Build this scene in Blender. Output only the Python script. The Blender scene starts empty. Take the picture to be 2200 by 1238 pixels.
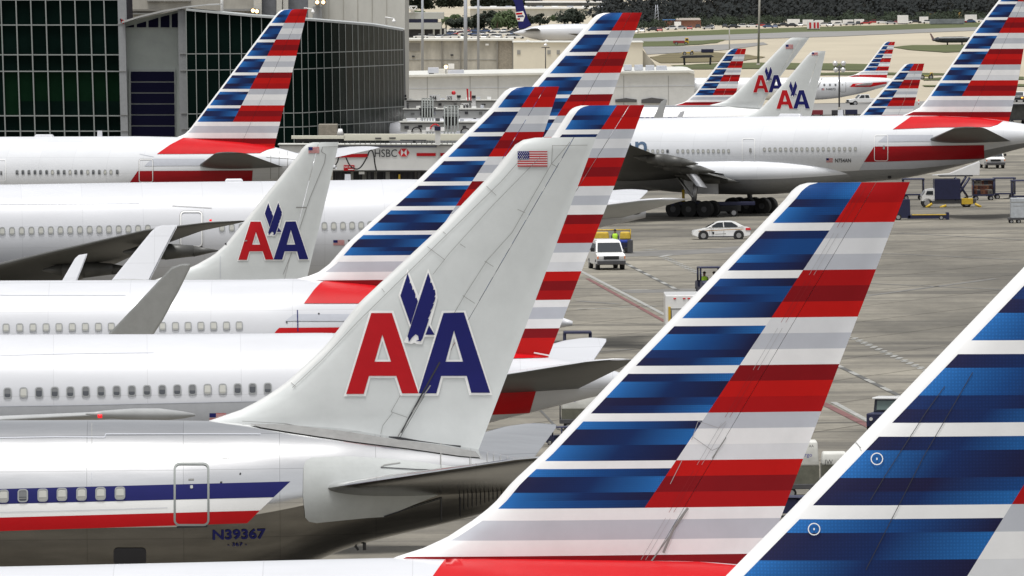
import bpy, bmesh, math, random
from mathutils import Vector, Matrix
from mathutils.geometry import tessellate_polygon
random.seed(7)
R_ = random.random
D = bpy.data
scn = bpy.context.scene
COL = scn.collection
# ------------------------------------------------------------------ camera model (pixels of a 2200x1238 frame)
F = 20000.0; H = 20.5; CU = 1100.0; CV = -57.0; RO = 0.008
cr, sr = math.cos(RO), math.sin(RO)
def ab(u, v):
    du, dv = u-CU, v-CV
    return du*cr-dv*sr, du*sr+dv*cr
def unY(u, v, Y):
    a, b = ab(u, v)
    return Vector((Y*a/F, Y, H-Y*b/F))
def gnd(u, v, z=0.0):
    a, b = ab(u, v)
    Y = F*(H-z)/b
    return Vector((Y*a/F, Y, z))
cam = D.cameras.new('camera'); cam.sensor_width = 36; cam.lens = 36*F/2200
cam.shift_y = -(619-CV)/2200; cam.clip_start = 1; cam.clip_end = 30000
co = D.objects.new('camera', cam); COL.objects.link(co)
M = Matrix(((cr, sr, 0, 0), (0, 0, -1, 0), (-sr, cr, 0, H), (0, 0, 0, 1)))
co.matrix_world = M
scn.camera = co
# ------------------------------------------------------------------ materials
def lin(c):
    return tuple((x/12.92 if x <= .04045 else ((x+.055)/1.055)**2.4) for x in c)
MATS = {}
def mat(name, col, rough=.5, metal=0., noise=0., nscale=3., coat=0., bump=0., bscale=5., emis=None, estr=0, stretch=None, spec=.5, attr=False, panels=None):
    if name in MATS: return MATS[name]
    m = D.materials.new(name); m.use_nodes = True
    nt = m.node_tree; N = nt.nodes; L = nt.links
    b = N['Principled BSDF']
    b.inputs['Base Color'].default_value = (*col, 1)
    b.inputs['Roughness'].default_value = rough
    b.inputs['Metallic'].default_value = metal
    b.inputs['Coat Weight'].default_value = coat
    b.inputs['Coat Roughness'].default_value = .08
    b.inputs['Specular IOR Level'].default_value = spec
    if emis:
        b.inputs['Emission Color'].default_value = (*emis, 1); b.inputs['Emission Strength'].default_value = estr
    src = None
    tc = N.new('ShaderNodeTexCoord'); mp = N.new('ShaderNodeMapping'); L.new(tc.outputs['Object'], mp.inputs[0])
    if stretch: mp.inputs['Scale'].default_value = stretch
    if attr:
        at = N.new('ShaderNodeAttribute'); at.attribute_name = 'paint'; src = at.outputs['Color']
    if noise > 0:
        n = N.new('ShaderNodeTexNoise'); n.inputs['Scale'].default_value = nscale; n.inputs['Detail'].default_value = 6
        n.inputs['Roughness'].default_value = .65
        L.new(mp.outputs[0], n.inputs['Vector'])
        r = N.new('ShaderNodeMapRange'); r.inputs[1].default_value = .3; r.inputs[2].default_value = .7
        r.inputs[3].default_value = 1-noise; r.inputs[4].default_value = 1+noise*.35
        L.new(n.outputs[0], r.inputs[0])
        mx = N.new('ShaderNodeMix'); mx.data_type = 'RGBA'; mx.blend_type = 'MULTIPLY'; mx.inputs[0].default_value = 1
        if src: L.new(src, mx.inputs[6])
        else: mx.inputs[6].default_value = (*col, 1)
        L.new(r.outputs[0], mx.inputs[7]); src = mx.outputs[2]
    def mth(op, a, b_=None, c=None):
        x = N.new('ShaderNodeMath'); x.operation = op
        for i, q in enumerate((a, b_, c)):
            if q is None: continue
            if isinstance(q, (int, float)): x.inputs[i].default_value = q
            else: L.new(q, x.inputs[i])
        return x.outputs[0]
    if panels:
        px_, pz_, ls, tv = panels
        sp = N.new('ShaderNodeSeparateXYZ'); L.new(tc.outputs['Object'], sp.inputs[0])
        xs, zs = mth('DIVIDE', sp.outputs[0], px_), mth('DIVIDE', sp.outputs[2], pz_)
        lx = mth('LESS_THAN', mth('FRACT', xs), .022/px_); lz = mth('LESS_THAN', mth('FRACT', zs), .020/pz_)
        ln = mth('MULTIPLY_ADD', mth('MAXIMUM', lx, lz), -ls, 1.)
        cb = N.new('ShaderNodeCombineXYZ'); L.new(mth('FLOOR', xs), cb.inputs[0]); L.new(mth('FLOOR', zs), cb.inputs[1])
        wn = N.new('ShaderNodeTexWhiteNoise'); L.new(cb.outputs[0], wn.inputs[0])
        f_ = mth('MULTIPLY', ln, mth('MULTIPLY_ADD', wn.outputs[0], tv, 1-tv))
        mx = N.new('ShaderNodeMix'); mx.data_type = 'RGBA'; mx.blend_type = 'MULTIPLY'; mx.inputs[0].default_value = 1
        L.new(src, mx.inputs[6]); L.new(f_, mx.inputs[7]); src = mx.outputs[2]
    if attr:
        vo = N.new('ShaderNodeTexVoronoi'); vo.inputs['Scale'].default_value = 20; vo.inputs['Randomness'].default_value = .15
        mp3 = N.new('ShaderNodeMapping'); mp3.inputs['Scale'].default_value = (1, 0, 1); L.new(tc.outputs['Object'], mp3.inputs[0]); L.new(mp3.outputs[0], vo.inputs['Vector'])
        sc_ = N.new('ShaderNodeSeparateColor'); L.new(at.outputs['Color'], sc_.inputs[0])
        isb = mth('GREATER_THAN', mth('SUBTRACT', sc_.outputs[2], mth('MULTIPLY', sc_.outputs[0], 2.)), .02)
        dd = mth('MULTIPLY_ADD', mth('LESS_THAN', vo.outputs['Distance'], .30), .24, .91)
        ff_ = mth('ADD', mth('MULTIPLY', isb, dd), mth('SUBTRACT', 1., isb))
        mx = N.new('ShaderNodeMix'); mx.data_type = 'RGBA'; mx.blend_type = 'MULTIPLY'; mx.inputs[0].default_value = 1
        L.new(src, mx.inputs[6]); L.new(ff_, mx.inputs[7]); src = mx.outputs[2]
    if src: L.new(src, b.inputs['Base Color'])
    if bump > 0:
        n = N.new('ShaderNodeTexNoise'); n.inputs['Scale'].default_value = bscale; n.inputs['Detail'].default_value = 3
        L.new(mp.outputs[0], n.inputs['Vector'])
        bp = N.new('ShaderNodeBump'); bp.inputs['Strength'].default_value = bump; bp.inputs['Distance'].default_value = .05
        L.new(n.outputs[0], bp.inputs['Height']); L.new(bp.outputs[0], b.inputs['Normal'])
    MATS[name] = m
    return m
WHITE = mat('white_aircraft_paint', (.62, .63, .66), .34, noise=.07, nscale=.6, coat=.3, stretch=(.3, 1, 1), panels=(3.3, 1.15, .16, .035))
SILV = mat('silver_mica_paint', (.72, .735, .76), .33, metal=.05, noise=.08, nscale=.5, coat=.3, stretch=(.3, 1, 1), panels=(3.1, 1.25, .16, .04))
METAL = mat('polished_aluminium', (.86, .86, .86), .13, metal=1., noise=.12, nscale=.9, bump=.10, bscale=1.1, stretch=(.30, 1, 1.7), panels=(2.7, .95, .22, .07))
METALB = mat('shaded_belly_aluminium', (.255, .245, .23), .20, metal=1., noise=.35, nscale=.9, bump=.10, bscale=1.1, stretch=(.25, 1, 1.8), panels=(2.7, .95, .25, .12))  # shade and dark ground reflection put into the lower metal colour
FINGREY = mat('grey_white_fin_paint', (.56, .58, .575), .42, noise=.10, nscale=.9, coat=.2, stretch=(1, 1, .6))
NACGREY = mat('grey_tail_panel_paint', (.50, .52, .51), .45, noise=.12, nscale=1.5)
LIV = mat('striped_livery_paint', (1, 1, 1), .42, noise=.07, nscale=1.1, spec=.25, attr=True)
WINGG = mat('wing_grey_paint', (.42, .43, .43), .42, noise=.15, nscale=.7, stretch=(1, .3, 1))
WINGD = mat('underside_shade_grey', (.085, .085, .08), .45, noise=.2, nscale=.7)  # darkened grey: the shade under wings and tailplanes is in the colour
RED = mat('red_stripe_paint', (.52, .006, .010), .32, noise=.08, nscale=1., spec=.25)
DRED = mat('dark_red_stripe_paint', (.34, .006, .012), .32, noise=.08, nscale=1., spec=.25)
BLUE = mat('blue_stripe_paint', (.013, .015, .12), .35, noise=.08, nscale=1., spec=.25)
LOGOR = mat('red_letter_paint', (.47, .006, .012), .45, noise=.1, nscale=1.2, spec=.25)
LOGOB = mat('blue_letter_paint', (.010, .012, .125), .45, noise=.1, nscale=1.2, spec=.25)
PWHITE = mat('white_stripe_paint', (.88, .88, .87), .35, noise=.05, nscale=1.)
LGREY = mat('light_grey_stripe_paint', (.50, .52, .57), .35, noise=.05)
BLACK = mat('black_rubber', (.012, .012, .013), .7)
DARK = mat('dark_gap', (.03, .03, .035), .6)
DGREY = mat('dark_grey_metal', (.07, .07, .075), .5, noise=.2)
LINE = mat('panel_line_grime', (.27, .27, .26), .7)
GLASSW = mat('cabin_window_glass', (.075, .08, .09), .12)
SHADE = mat('cabin_window_blind', (.50, .50, .46), .45)
WFRAME = mat('cabin_window_frame', (.34, .35, .35), .35, metal=.3)
NAVY = mat('navy_equipment_paint', (.012, .015, .055), .45, noise=.25, nscale=4)
YEL = mat('yellow_equipment_paint', (.60, .40, .03), .5, noise=.2, nscale=4)
VWHITE = mat('vehicle_white_paint', (.78, .78, .77), .3, coat=.5, noise=.05)
VGLASS = mat('vehicle_glass', (.02, .025, .03), .08)
TIRE = mat('tyre_rubber', (.02, .02, .02), .8)
RIM = mat('wheel_rim_metal', (.45, .45, .46), .35, metal=.8)
CHROME = mat('lamp_lens', (.7, .7, .7), .15, metal=.4)
REDL = mat('red_lamp_lens', (.6, .01, .015), .2)
ORANGE = mat('orange_lamp_lens', (.75, .18, .02), .25)
HIVIS = mat('hi_vis_fabric', (.45, .75, .05), .8)
SKIN = mat('person_skin', (.20, .11, .07), .6)
CLOTH = mat('dark_work_clothes', (.03, .035, .06), .85)
HAIR = mat('dark_hair', (.015, .012, .01), .7)
CONC = mat('weathered_concrete', (.42, .40, .35), .8, noise=.3, nscale=.5, stretch=(1, 1, .4))
CONCL = mat('pale_concrete', (.58, .57, .52), .8, noise=.15, nscale=.3, stretch=(1, 1, .4))
CREAM = mat('cream_wall_paint', (.66, .62, .52), .8, noise=.08, nscale=.2)
CLAD = mat('pale_metal_cladding', (.55, .56, .56), .5, noise=.10, nscale=.6)
CGREY = mat('pale_green_grey_panel', (.33, .36, .34), .7, noise=.12, nscale=.6)
MULL = mat('mullion_metal', (.27, .29, .28), .5)
BGLASS = mat('dark_green_facade_glass', (.004, .011, .009), .25, noise=.5, nscale=.15, spec=.25)
BGLASSG = mat('green_lit_facade_glass', (.005, .019, .009), .25, noise=.35, nscale=.2, spec=.25)
BGLASSB = mat('louvre_dark_panel', (.008, .008, .022), .4, spec=.25)
for _m in (BGLASS, BGLASSG, BGLASSB): _m.node_tree.nodes['Principled BSDF'].inputs['IOR'].default_value = 1.05
GLASSM = mat('reflection_mottled_glass', (.030, .038, .030), .35, noise=.9, nscale=1.1, spec=.3)  # mottled reflections painted into the panes at the right end
GLASSM.node_tree.nodes['Principled BSDF'].inputs['IOR'].default_value = 1.05
POLE = mat('grey_mast_steel', (.36, .38, .42), .5, metal=.3)
WARM = mat('lit_floodlight', (1, .8, .45), .5, emis=(1, .62, .25), estr=6)
REDP = mat('red_fire_paint', (.6, .01, .02), .4)
ROOFW = mat('white_roof_membrane', (.62, .62, .58), .8, noise=.2, nscale=.3)
GRASS_ = mat('dry_grass', (.085, .10, .030), .95, noise=.4, nscale=.02)
BGRASS = mat('brown_grass', (.15, .125, .06), .95, noise=.4, nscale=.03)
ASPH = mat('taxiway_asphalt', (.24, .235, .225), .9, noise=.2, nscale=.02)
BARK = mat('tree_bark', (.09, .07, .05), .9)
LEAVES = [mat('dark_leaves', (.012, .022, .010), .8, noise=.5, nscale=.5), mat('mid_leaves', (.045, .075, .020), .8, noise=.5, nscale=.5), mat('deep_leaves', (.010, .018, .012), .8, noise=.5, nscale=.5)]
# ------------------------------------------------------------------ object helpers
def mk(name, verts, faces, mats, parent=None, smooth=False, mi=None):
    me = D.meshes.new(name); me.from_pydata([tuple(v) for v in verts], [], faces)
    if not isinstance(mats, (list, tuple)): mats = [mats]
    for m in mats: me.materials.append(m)
    if mi:
        for p, i in zip(me.polygons, mi): p.material_index = i
    if smooth:
        for p in me.polygons: p.use_smooth = True
    me.update()
    o = D.objects.new(name, me); COL.objects.link(o)
    if parent: o.parent = parent
    return o
def bmo(name, bm, mats, parent=None, smooth=False, auto=None):
    me = D.meshes.new(name); bm.to_mesh(me); bm.free()
    if not isinstance(mats, (list, tuple)): mats = [mats]
    for m in mats: me.materials.append(m)
    if smooth:
        for p in me.polygons: p.use_smooth = True
        if auto: me.set_sharp_from_angle(angle=math.radians(auto))
    o = D.objects.new(name, me); COL.objects.link(o)
    if parent: o.parent = parent
    return o
def tag(o, label=None, cat=None, group=None, kind=None):
    if label: o['label'] = label
    if cat: o['category'] = cat
    if group: o['group'] = group
    if kind: o['kind'] = kind
    return o
def empty(name, loc, rz=0., label=None, cat=None, group=None):
    o = D.objects.new(name, None); COL.objects.link(o); o.location = loc; o.rotation_euler = (0, 0, rz)
    o.empty_display_size = .5
    return tag(o, label, cat, group)
def copy_tree(o, parent=None):
    c = o.copy(); COL.objects.link(c); c.parent = parent
    for ch in list(o.children): copy_tree(ch, c)
    return c
def bx(bm, x0, x1, y0, y1, z0, z1, taper=0., bev=0., mi=0):
    t = taper
    vs = [(x0, y0, z0), (x1, y0, z0), (x1, y1, z0), (x0, y1, z0), (x0+t, y0+t, z1), (x1-t, y0+t, z1), (x1-t, y1-t, z1), (x0+t, y1-t, z1)]
    v = [bm.verts.new(p) for p in vs]
    fs = [bm.faces.new([v[i] for i in f]) for f in ((3, 2, 1, 0), (4, 5, 6, 7), (0, 1, 5, 4), (1, 2, 6, 5), (2, 3, 7, 6), (3, 0, 4, 7))]
    for f in fs: f.material_index = mi
    if bev > 0:
        es = list({e for f in fs for e in f.edges})
        bmesh.ops.bevel(bm, geom=es, offset=bev, segments=2, affect='EDGES', profile=.5)
def cyl(bm, p, q, r0, r1=None, n=16, mi=0):
    r1 = r0 if r1 is None else r1
    p, q = Vector(p), Vector(q); d = (q-p).normalized()
    a = d.orthogonal().normalized(); b = d.cross(a)
    A = [bm.verts.new(p+(a*math.cos(2*math.pi*i/n)+b*math.sin(2*math.pi*i/n))*r0) for i in range(n)]
    B = [bm.verts.new(q+(a*math.cos(2*math.pi*i/n)+b*math.sin(2*math.pi*i/n))*r1) for i in range(n)]
    for i in range(n):
        f = bm.faces.new((A[i], A[(i+1) % n], B[(i+1) % n], B[i])); f.material_index = mi; f.smooth = True
    f = bm.faces.new(A[::-1]); f.material_index = mi
    f = bm.faces.new(B); f.material_index = mi
def prism(bm, prof, y0, y1, mi=0, inset=None):
    """side profile [(x,z)] extruded along y; inset: f(z)-> narrowing"""
    f_ = inset or (lambda z: 0)
    A = [bm.verts.new((x, y0+f_(z), z)) for x, z in prof]; B = [bm.verts.new((x, y1-f_(z), z)) for x, z in prof]
    n = len(prof)
    for i in range(n):
        f = bm.faces.new((A[i], A[(i+1) % n], B[(i+1) % n], B[i])); f.material_index = mi
    bm.faces.new(A[::-1]).material_index = mi; bm.faces.new(B).material_index = mi
def boxo(name, x0, x1, y0, y1, z0, z1, m, parent=None, taper=0., bev=0.):
    bm = bmesh.new(); bx(bm, x0, x1, y0, y1, z0, z1, taper, bev); return bmo(name, bm, m, parent)
def cylo(name, p, q, r0, m, parent=None, r1=None, n=16):
    bm = bmesh.new(); cyl(bm, p, q, r0, r1, n); return bmo(name, bm, m, parent)
def interp(pts, x):
    if x <= pts[0][0]: return pts[0][1]
    for (a, b), (c, d) in zip(pts, pts[1:]):
        if x <= c: return b+(d-b)*(x-a)/max(1e-9, c-a)
    return pts[-1][1]
def smoothed(pts, x0, x1, n, k=3):
    """dense, smoothed polyline sample"""
    xs = [x0+(x1-x0)*i/n for i in range(n+1)]; ys = [interp(pts, x) for x in xs]
    for _ in range(k):
        ys = [ys[0]]+[(ys[i-1]+2*ys[i]+ys[i+1])/4 for i in range(1, n)]+[ys[-1]]
    return list(zip(xs, ys))
def rrect(u, v, w, h, r, n=4, sk=0.):
    out = []
    for cx, cy, a0 in ((u+w/2-r, v-h/2+r, -90), (u+w/2-r, v+h/2-r, 0), (u-w/2+r, v+h/2-r, 90), (u-w/2+r, v-h/2+r, 180)):
        for i in range(n+1):
            a = math.radians(a0+90*i/n); x = cx+r*math.cos(a); out.append((x, cy+r*math.sin(a)+sk*(x-u)))
    return out
def flat_mesh(loopsets, step):
    """2-D polygons (each a list of loops) -> bmesh cut on a grid"""
    bm = bmesh.new()
    for loops in loopsets:
        pts = [p for l in loops for p in l]
        vs = [bm.verts.new((p[0], p[1], 0)) for p in pts]
        for t in tessellate_polygon([[Vector((p[0], p[1], 0)) for p in l] for l in loops]):
            try: bm.faces.new([vs[i] for i in t])
            except ValueError: pass
    return cut_grid(bm, step)
def cut_grid(bm, step):
    us = [v.co.x for v in bm.verts]; vs = [v.co.y for v in bm.verts]
    for ax, lo, hi in ((0, min(us), max(us)), (1, min(vs), max(vs))):
        n = int((hi-lo)/step)
        for i in range(1, n+1):
            c = lo+(hi-lo)*i/(n+1)
            co_ = (c, 0, 0) if ax == 0 else (0, c, 0); no = (1, 0, 0) if ax == 0 else (0, 1, 0)
            bmesh.ops.bisect_plane(bm, geom=bm.verts[:]+bm.edges[:]+bm.faces[:], plane_co=co_, plane_no=no, dist=1e-4)
    return bm
def text_flat(s, u, v, hcap, wtot=None, slope=0., shear=0., bold=0.):
    cu = D.curves.new('t', 'FONT'); cu.body = s; cu.size = 1; cu.resolution_u = 3; cu.offset = bold
    o = D.objects.new('t', cu); COL.objects.link(o); dg = bpy.context.evaluated_depsgraph_get()
    me = D.meshes.new_from_object(o.evaluated_get(dg)); D.objects.remove(o)
    bm = bmesh.new(); bm.from_mesh(me); D.meshes.remove(me)
    xs = [p.co.x for p in bm.verts]; x0, x1 = min(xs), max(xs)
    sc = hcap/.70; sx = (wtot/(x1-x0)) if wtot else sc
    for p in bm.verts:
        x = (p.co.x-x0)*sx; y = p.co.y*sc
        p.co = (u+x+y*shear, v-y+slope*x, 0)
    return bm
# ------------------------------------------------------------------ aircraft
def naca(c):
    c = min(max(c, 0), 1)
    return (1.4845*c**.5-.63*c-1.758*c*c+1.4215*c**3-.518*c**4)/.5
class Plane:
    def __init__(S, name, s, psi, anchor, label, cat='airliner', group='airliners parked at the gates', near=-1):
        S.s = s; S.Y0 = F/s; p = unY(anchor[0], anchor[1], S.Y0); S.X0 = p.x
        S.psi = math.radians(psi); S.c = math.cos(S.psi); S.sn = math.sin(S.psi); S.near = near
        S.root = empty(name, (S.X0, S.Y0, 0), S.psi, label, cat, group)
    def ray(S, u, v, yl):
        a, b = ab(u, v); a /= F; b /= F
        Y = (yl+S.Y0*S.c-S.X0*S.sn)/(S.c-a*S.sn)
        X = Y*a
        return ((X-S.X0)*S.c+(Y-S.Y0)*S.sn, H-Y*b)
    def px(S, u, v, yl=0.): return S.ray(u, v, yl)
    # fuselage ------------------------------------------------------
    def fuselage(S, top, bot, R, mats, fwd=30., hmax=None, name='fuselage', cutz=None):
        hmax = hmax or R
        T = sorted(S.px(u, v) for u, v in top); B = sorted(S.px(u, v) for u, v in bot)
        x1 = max(T[-1][0], B[-1][0]); x0 = T[0][0]
        T = smoothed(T, x0, x1, 60, 2)
        zc = T[0][1]
        Bp = [(x0-50, zc-2*hmax)]+[(x0, zc-2*hmax)]+B
        st = []
        for x, zt in T:
            zb = interp(Bp, x); zb = max(zb, zt-2*hmax)
            st.append([x, zt, zb])
        zbs = [p[2] for p in st]
        for _ in range(4): zbs = [zbs[0]]+[(zbs[i-1]+2*zbs[i]+zbs[i+1])/4 for i in range(1, len(zbs)-1)]+[zbs[-1]]
        for p, z in zip(st, zbs): p[2] = min(z, p[1]-.12)
        nose = []
        for k in range(0, 9):
            t = k/8; xx = x0-fwd-7*(1-t); e = max(.02, math.sin(math.pi/2*t)**.7)
            zm = zc-hmax-(1-t)*.8; nose.append([xx, zm+hmax*e, zm-hmax*e])
        nose += [[x0-fwd*(1-i/10), zc, zc-2*hmax] for i in range(1, 10)]
        st = nose+st
        S.st = [(x, (a+b)/2, (a-b)/2, R*min(1, (a-b)/2/hmax)**.92) for x, a, b in st]
        S.zm = [(p[0], p[1]) for p in S.st]; S.hh = [(p[0], p[2]) for p in S.st]; S.ww = [(p[0], p[3]) for p in S.st]
        n = 72; V = []; Fc = []
        for x, zm, h, w in S.st:
            for i in range(n):
                a = 2*math.pi*i/n; V.append((x, w*math.sin(a), zm+h*math.cos(a)))
        for j in range(len(S.st)-1):
            for i in range(n):
                Fc.append((j*n+i, j*n+(i+1) % n, (j+1)*n+(i+1) % n, (j+1)*n+i))
        Fc.append(tuple(range(n))); Fc.append(tuple(range((len(S.st)-1)*n, len(S.st)*n))[::-1])
        mi = None
        if isinstance(mats, tuple):
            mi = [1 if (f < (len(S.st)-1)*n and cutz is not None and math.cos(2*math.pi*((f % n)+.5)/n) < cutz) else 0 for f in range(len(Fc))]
        return mk(name, V, Fc, mats, S.root, True, mi)
    def fus(S, off=.02):
        def f(u, v):
            yl = S.near*2.
            for _ in range(10):
                x, z = S.ray(u, v, yl)
                zm, h, w = interp(S.zm, x), interp(S.hh, x)+off, interp(S.ww, x)+off
                t = max(-.992, min(.992, (z-zm)/h))
                yl = .4*yl+.6*S.near*w*math.sqrt(1-t*t)
            z = zm+t*h
            return (x, yl, z)
        return f
    # fin ---------------------------------------------------------
    def setfin(S, le, te, hinge, zr=None, thick=.30):
        S.LE = sorted((p[1], p[0]) for p in (S.px(u, v) for u, v in le)); S.TE = sorted((p[1], p[0]) for p in (S.px(u, v) for u, v in te))
        def ext(L):
            (a, b), (c, d) = L[0], L[1]
            k = (d-b)/(c-a) if abs(c-a) > 1e-6 else 0
            return [(a-5, b-5*k)]+L
        S.TE = ext(S.TE)
        (a, b), (c, d) = S.TE[-2], S.TE[-1]; S.TE.append((c+5, d+5*(d-b)/(c-a)))
        S.HG = sorted((p[1], p[0]) for p in (S.px(u, v) for u, v in hinge))
        (a, b), (c, d) = S.HG[0], S.HG[1]; k = (d-b)/(c-a); S.HG = [(a-9, b-9*k), (c+9, d+9*k)]
        S.thick = thick; S.ztip = S.LE[-1][0]; S.zbase = S.LE[0][0]
    def ft(S, x, z):
        le, te = interp(S.LE, z), interp(S.TE, z)
        ch = max(.3, te-le); c = (x-le)/ch
        k = (z-S.zbase)/(S.ztip-S.zbase)
        return max(.012, S.thick*(1-.5*k)*naca(c)*min(1, .55+.45*min(1, (S.ztip-z)/.25)))
    def finmap(S, off=.02):
        def f(u, v):
            yl = S.near*.2
            for _ in range(5):
                x, z = S.ray(u, v, yl); yl = S.near*(S.ft(x, z)+off)
            return (x, yl, z)
        return f
    def build_fin(S, rows, colf, mats, gap=None):
        """rows: z list (top->bottom); colf(z)->xs list, index of hinge column; colors via S.paint(z_mid,i,side)"""
        gap = gap or (.005 if S.s > 90 else .010)
        for nm, part in (('fin', 0), ('rudder', 1)):
            V = []; Fc = []; C = []; NV = []
            def nrm(x, z, sd):
                e_ = .04; q = Vector((-(S.ft(x+e_, z)-S.ft(x-e_, z))/(2*e_), sd, -(S.ft(x, z+.1)-S.ft(x, z-.1))/.2)); return q.normalized()
            R2 = []
            for k in range(len(rows)-1):
                # cell rows get their own vertices so that colours stay crisp
                R2.append((rows[k]-.0001, rows[k+1]+.0001, k))
            W = None
            for zt, zb, k in R2:
                xt, hi = colf(zt); xb, _ = colf(zb)
                if part == 0:
                    a = xt[:hi+1]; b = xb[:hi+1]; a[-1] -= gap; b[-1] -= gap; i0 = 0
                else:
                    a = xt[hi:]; b = xb[hi:]; a[0] += gap; b[0] += gap; i0 = hi
                n = len(a)
                for sd in (-1, 1):
                    base = len(V)
                    for x in a: V.append((x, sd*S.ft(x, zt), zt)); NV.append(nrm(x, zt, sd))
                    for x in b: V.append((x, sd*S.ft(x, zb), zb)); NV.append(nrm(x, zb, sd))
                    for i in range(n-1):
                        q = (base+i, base+i+1, base+n+i+1, base+n+i)
                        Fc.append(q[::-1] if sd < 0 else q)
                        c4 = S.paint(k, i0+i)
                        cl, crr = c4
                        C.append((cl, crr, crr, cl) if sd < 0 else (cl, crr, crr, cl)[::-1])
                # edge walls
                def wall(p, q, col):
                    b0 = len(V)
                    V.extend([(p, -S.ft(p, zt), zt), (p, S.ft(p, zt), zt), (q, S.ft(q, zb), zb), (q, -S.ft(q, zb), zb)])
                    Fc.append((b0, b0+1, b0+2, b0+3)); C.append((col,)*4); NV.extend([Vector((0, 0, 0))]*4)
                wall(a[0], b[0], S.paint(k, i0)[0] if part == 0 else (.1, .1, .1)); wall(a[-1], b[-1], (.1, .1, .1) if part == 0 else S.paint(k, i0+n-2)[1])
                if k == 0:
                    b0 = len(V)
                    for x in a: V.append((x, -S.ft(x, zt), zt))
                    for x in a: V.append((x, S.ft(x, zt), zt))
                    NV.extend([Vector((0, 0, 0))]*(2*n))
                    for i in range(n-1):
                        Fc.append((b0+i, b0+n+i, b0+n+i+1, b0+i+1)); cl, crr = S.paint(k, i0+i); C.append((cl, cl, crr, crr))
            o = mk(nm, V, Fc, mats, S.root, True)
            me = o.data; me.normals_split_custom_set_from_vertices(NV)
            at = me.color_attributes.new('paint', 'FLOAT_COLOR', 'CORNER')
            d = []
            for p, c4 in zip(me.polygons, C):
                for c in c4: d.extend((*c, 1.))
            at.data.foreach_set('color', d)
        return o
N_ = (.009, .009, .050); D_ = (.005, .024, .115); M_ = (.006, .062, .240); B_ = (.016, .145, .45)
R1 = (.54, .004, .003); R2 = (.42, .002, .004); R3 = (.24, .001, .005)
W1 = (.88, .88, .88); W2 = (.76, .77, .79); G1 = (.54, .56, .61)
BL = [[(2, M_, M_, B_), (1, N_, D_, M_), (1, B_, M_, M_), (1, B_, M_, N_)],
      [(1, N_, D_, D_), (2, D_, M_, M_), (1, B_, M_, N_), (1, D_, D_, N_)],
      [(1, M_, D_, N_), (1, D_, M_, M_), (1, N_, D_, M_), (2, B_, M_, N_)],
      [(1, N_, D_, B_), (2, B_, M_, N_), (1, D_, D_, N_), (1, N_, D_, B_)],
      [(1, N_, D_, B_), (2, B_, D_, N_), (1, N_, N_, M_), (1, N_, D_, B_)],
      [(1, B_, M_, N_), (2, N_, D_, B_), (1, B_, D_, N_), (1, B_, D_, N_)],
      [(1, B_, M_, D_), (2, N_, D_, B_), (1, B_, D_, N_), (1, B_, M_, D_)]]
TL = [[(2.5, R2), (2.5, R1)], [(2, G1), (2, W2), (2, G1)], [(2, R2), (2, R3), (2, R1)], [(2, W2), (2, G1), (2, W1)],
      [(2, R3), (2, R1), (2, R2)], [(2, G1), (2, W1), (2, W2)], [(2, R1), (2, R3), (2, R2)],
      [(1.5, W1), (2.5, G1), (2, W1)], [(2, R3), (3, R1), (6, R1)]]
def pick(lst, t):
    for e in lst:
        if t < e[0]: return e
        t -= e[0]
    return lst[-1]
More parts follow.
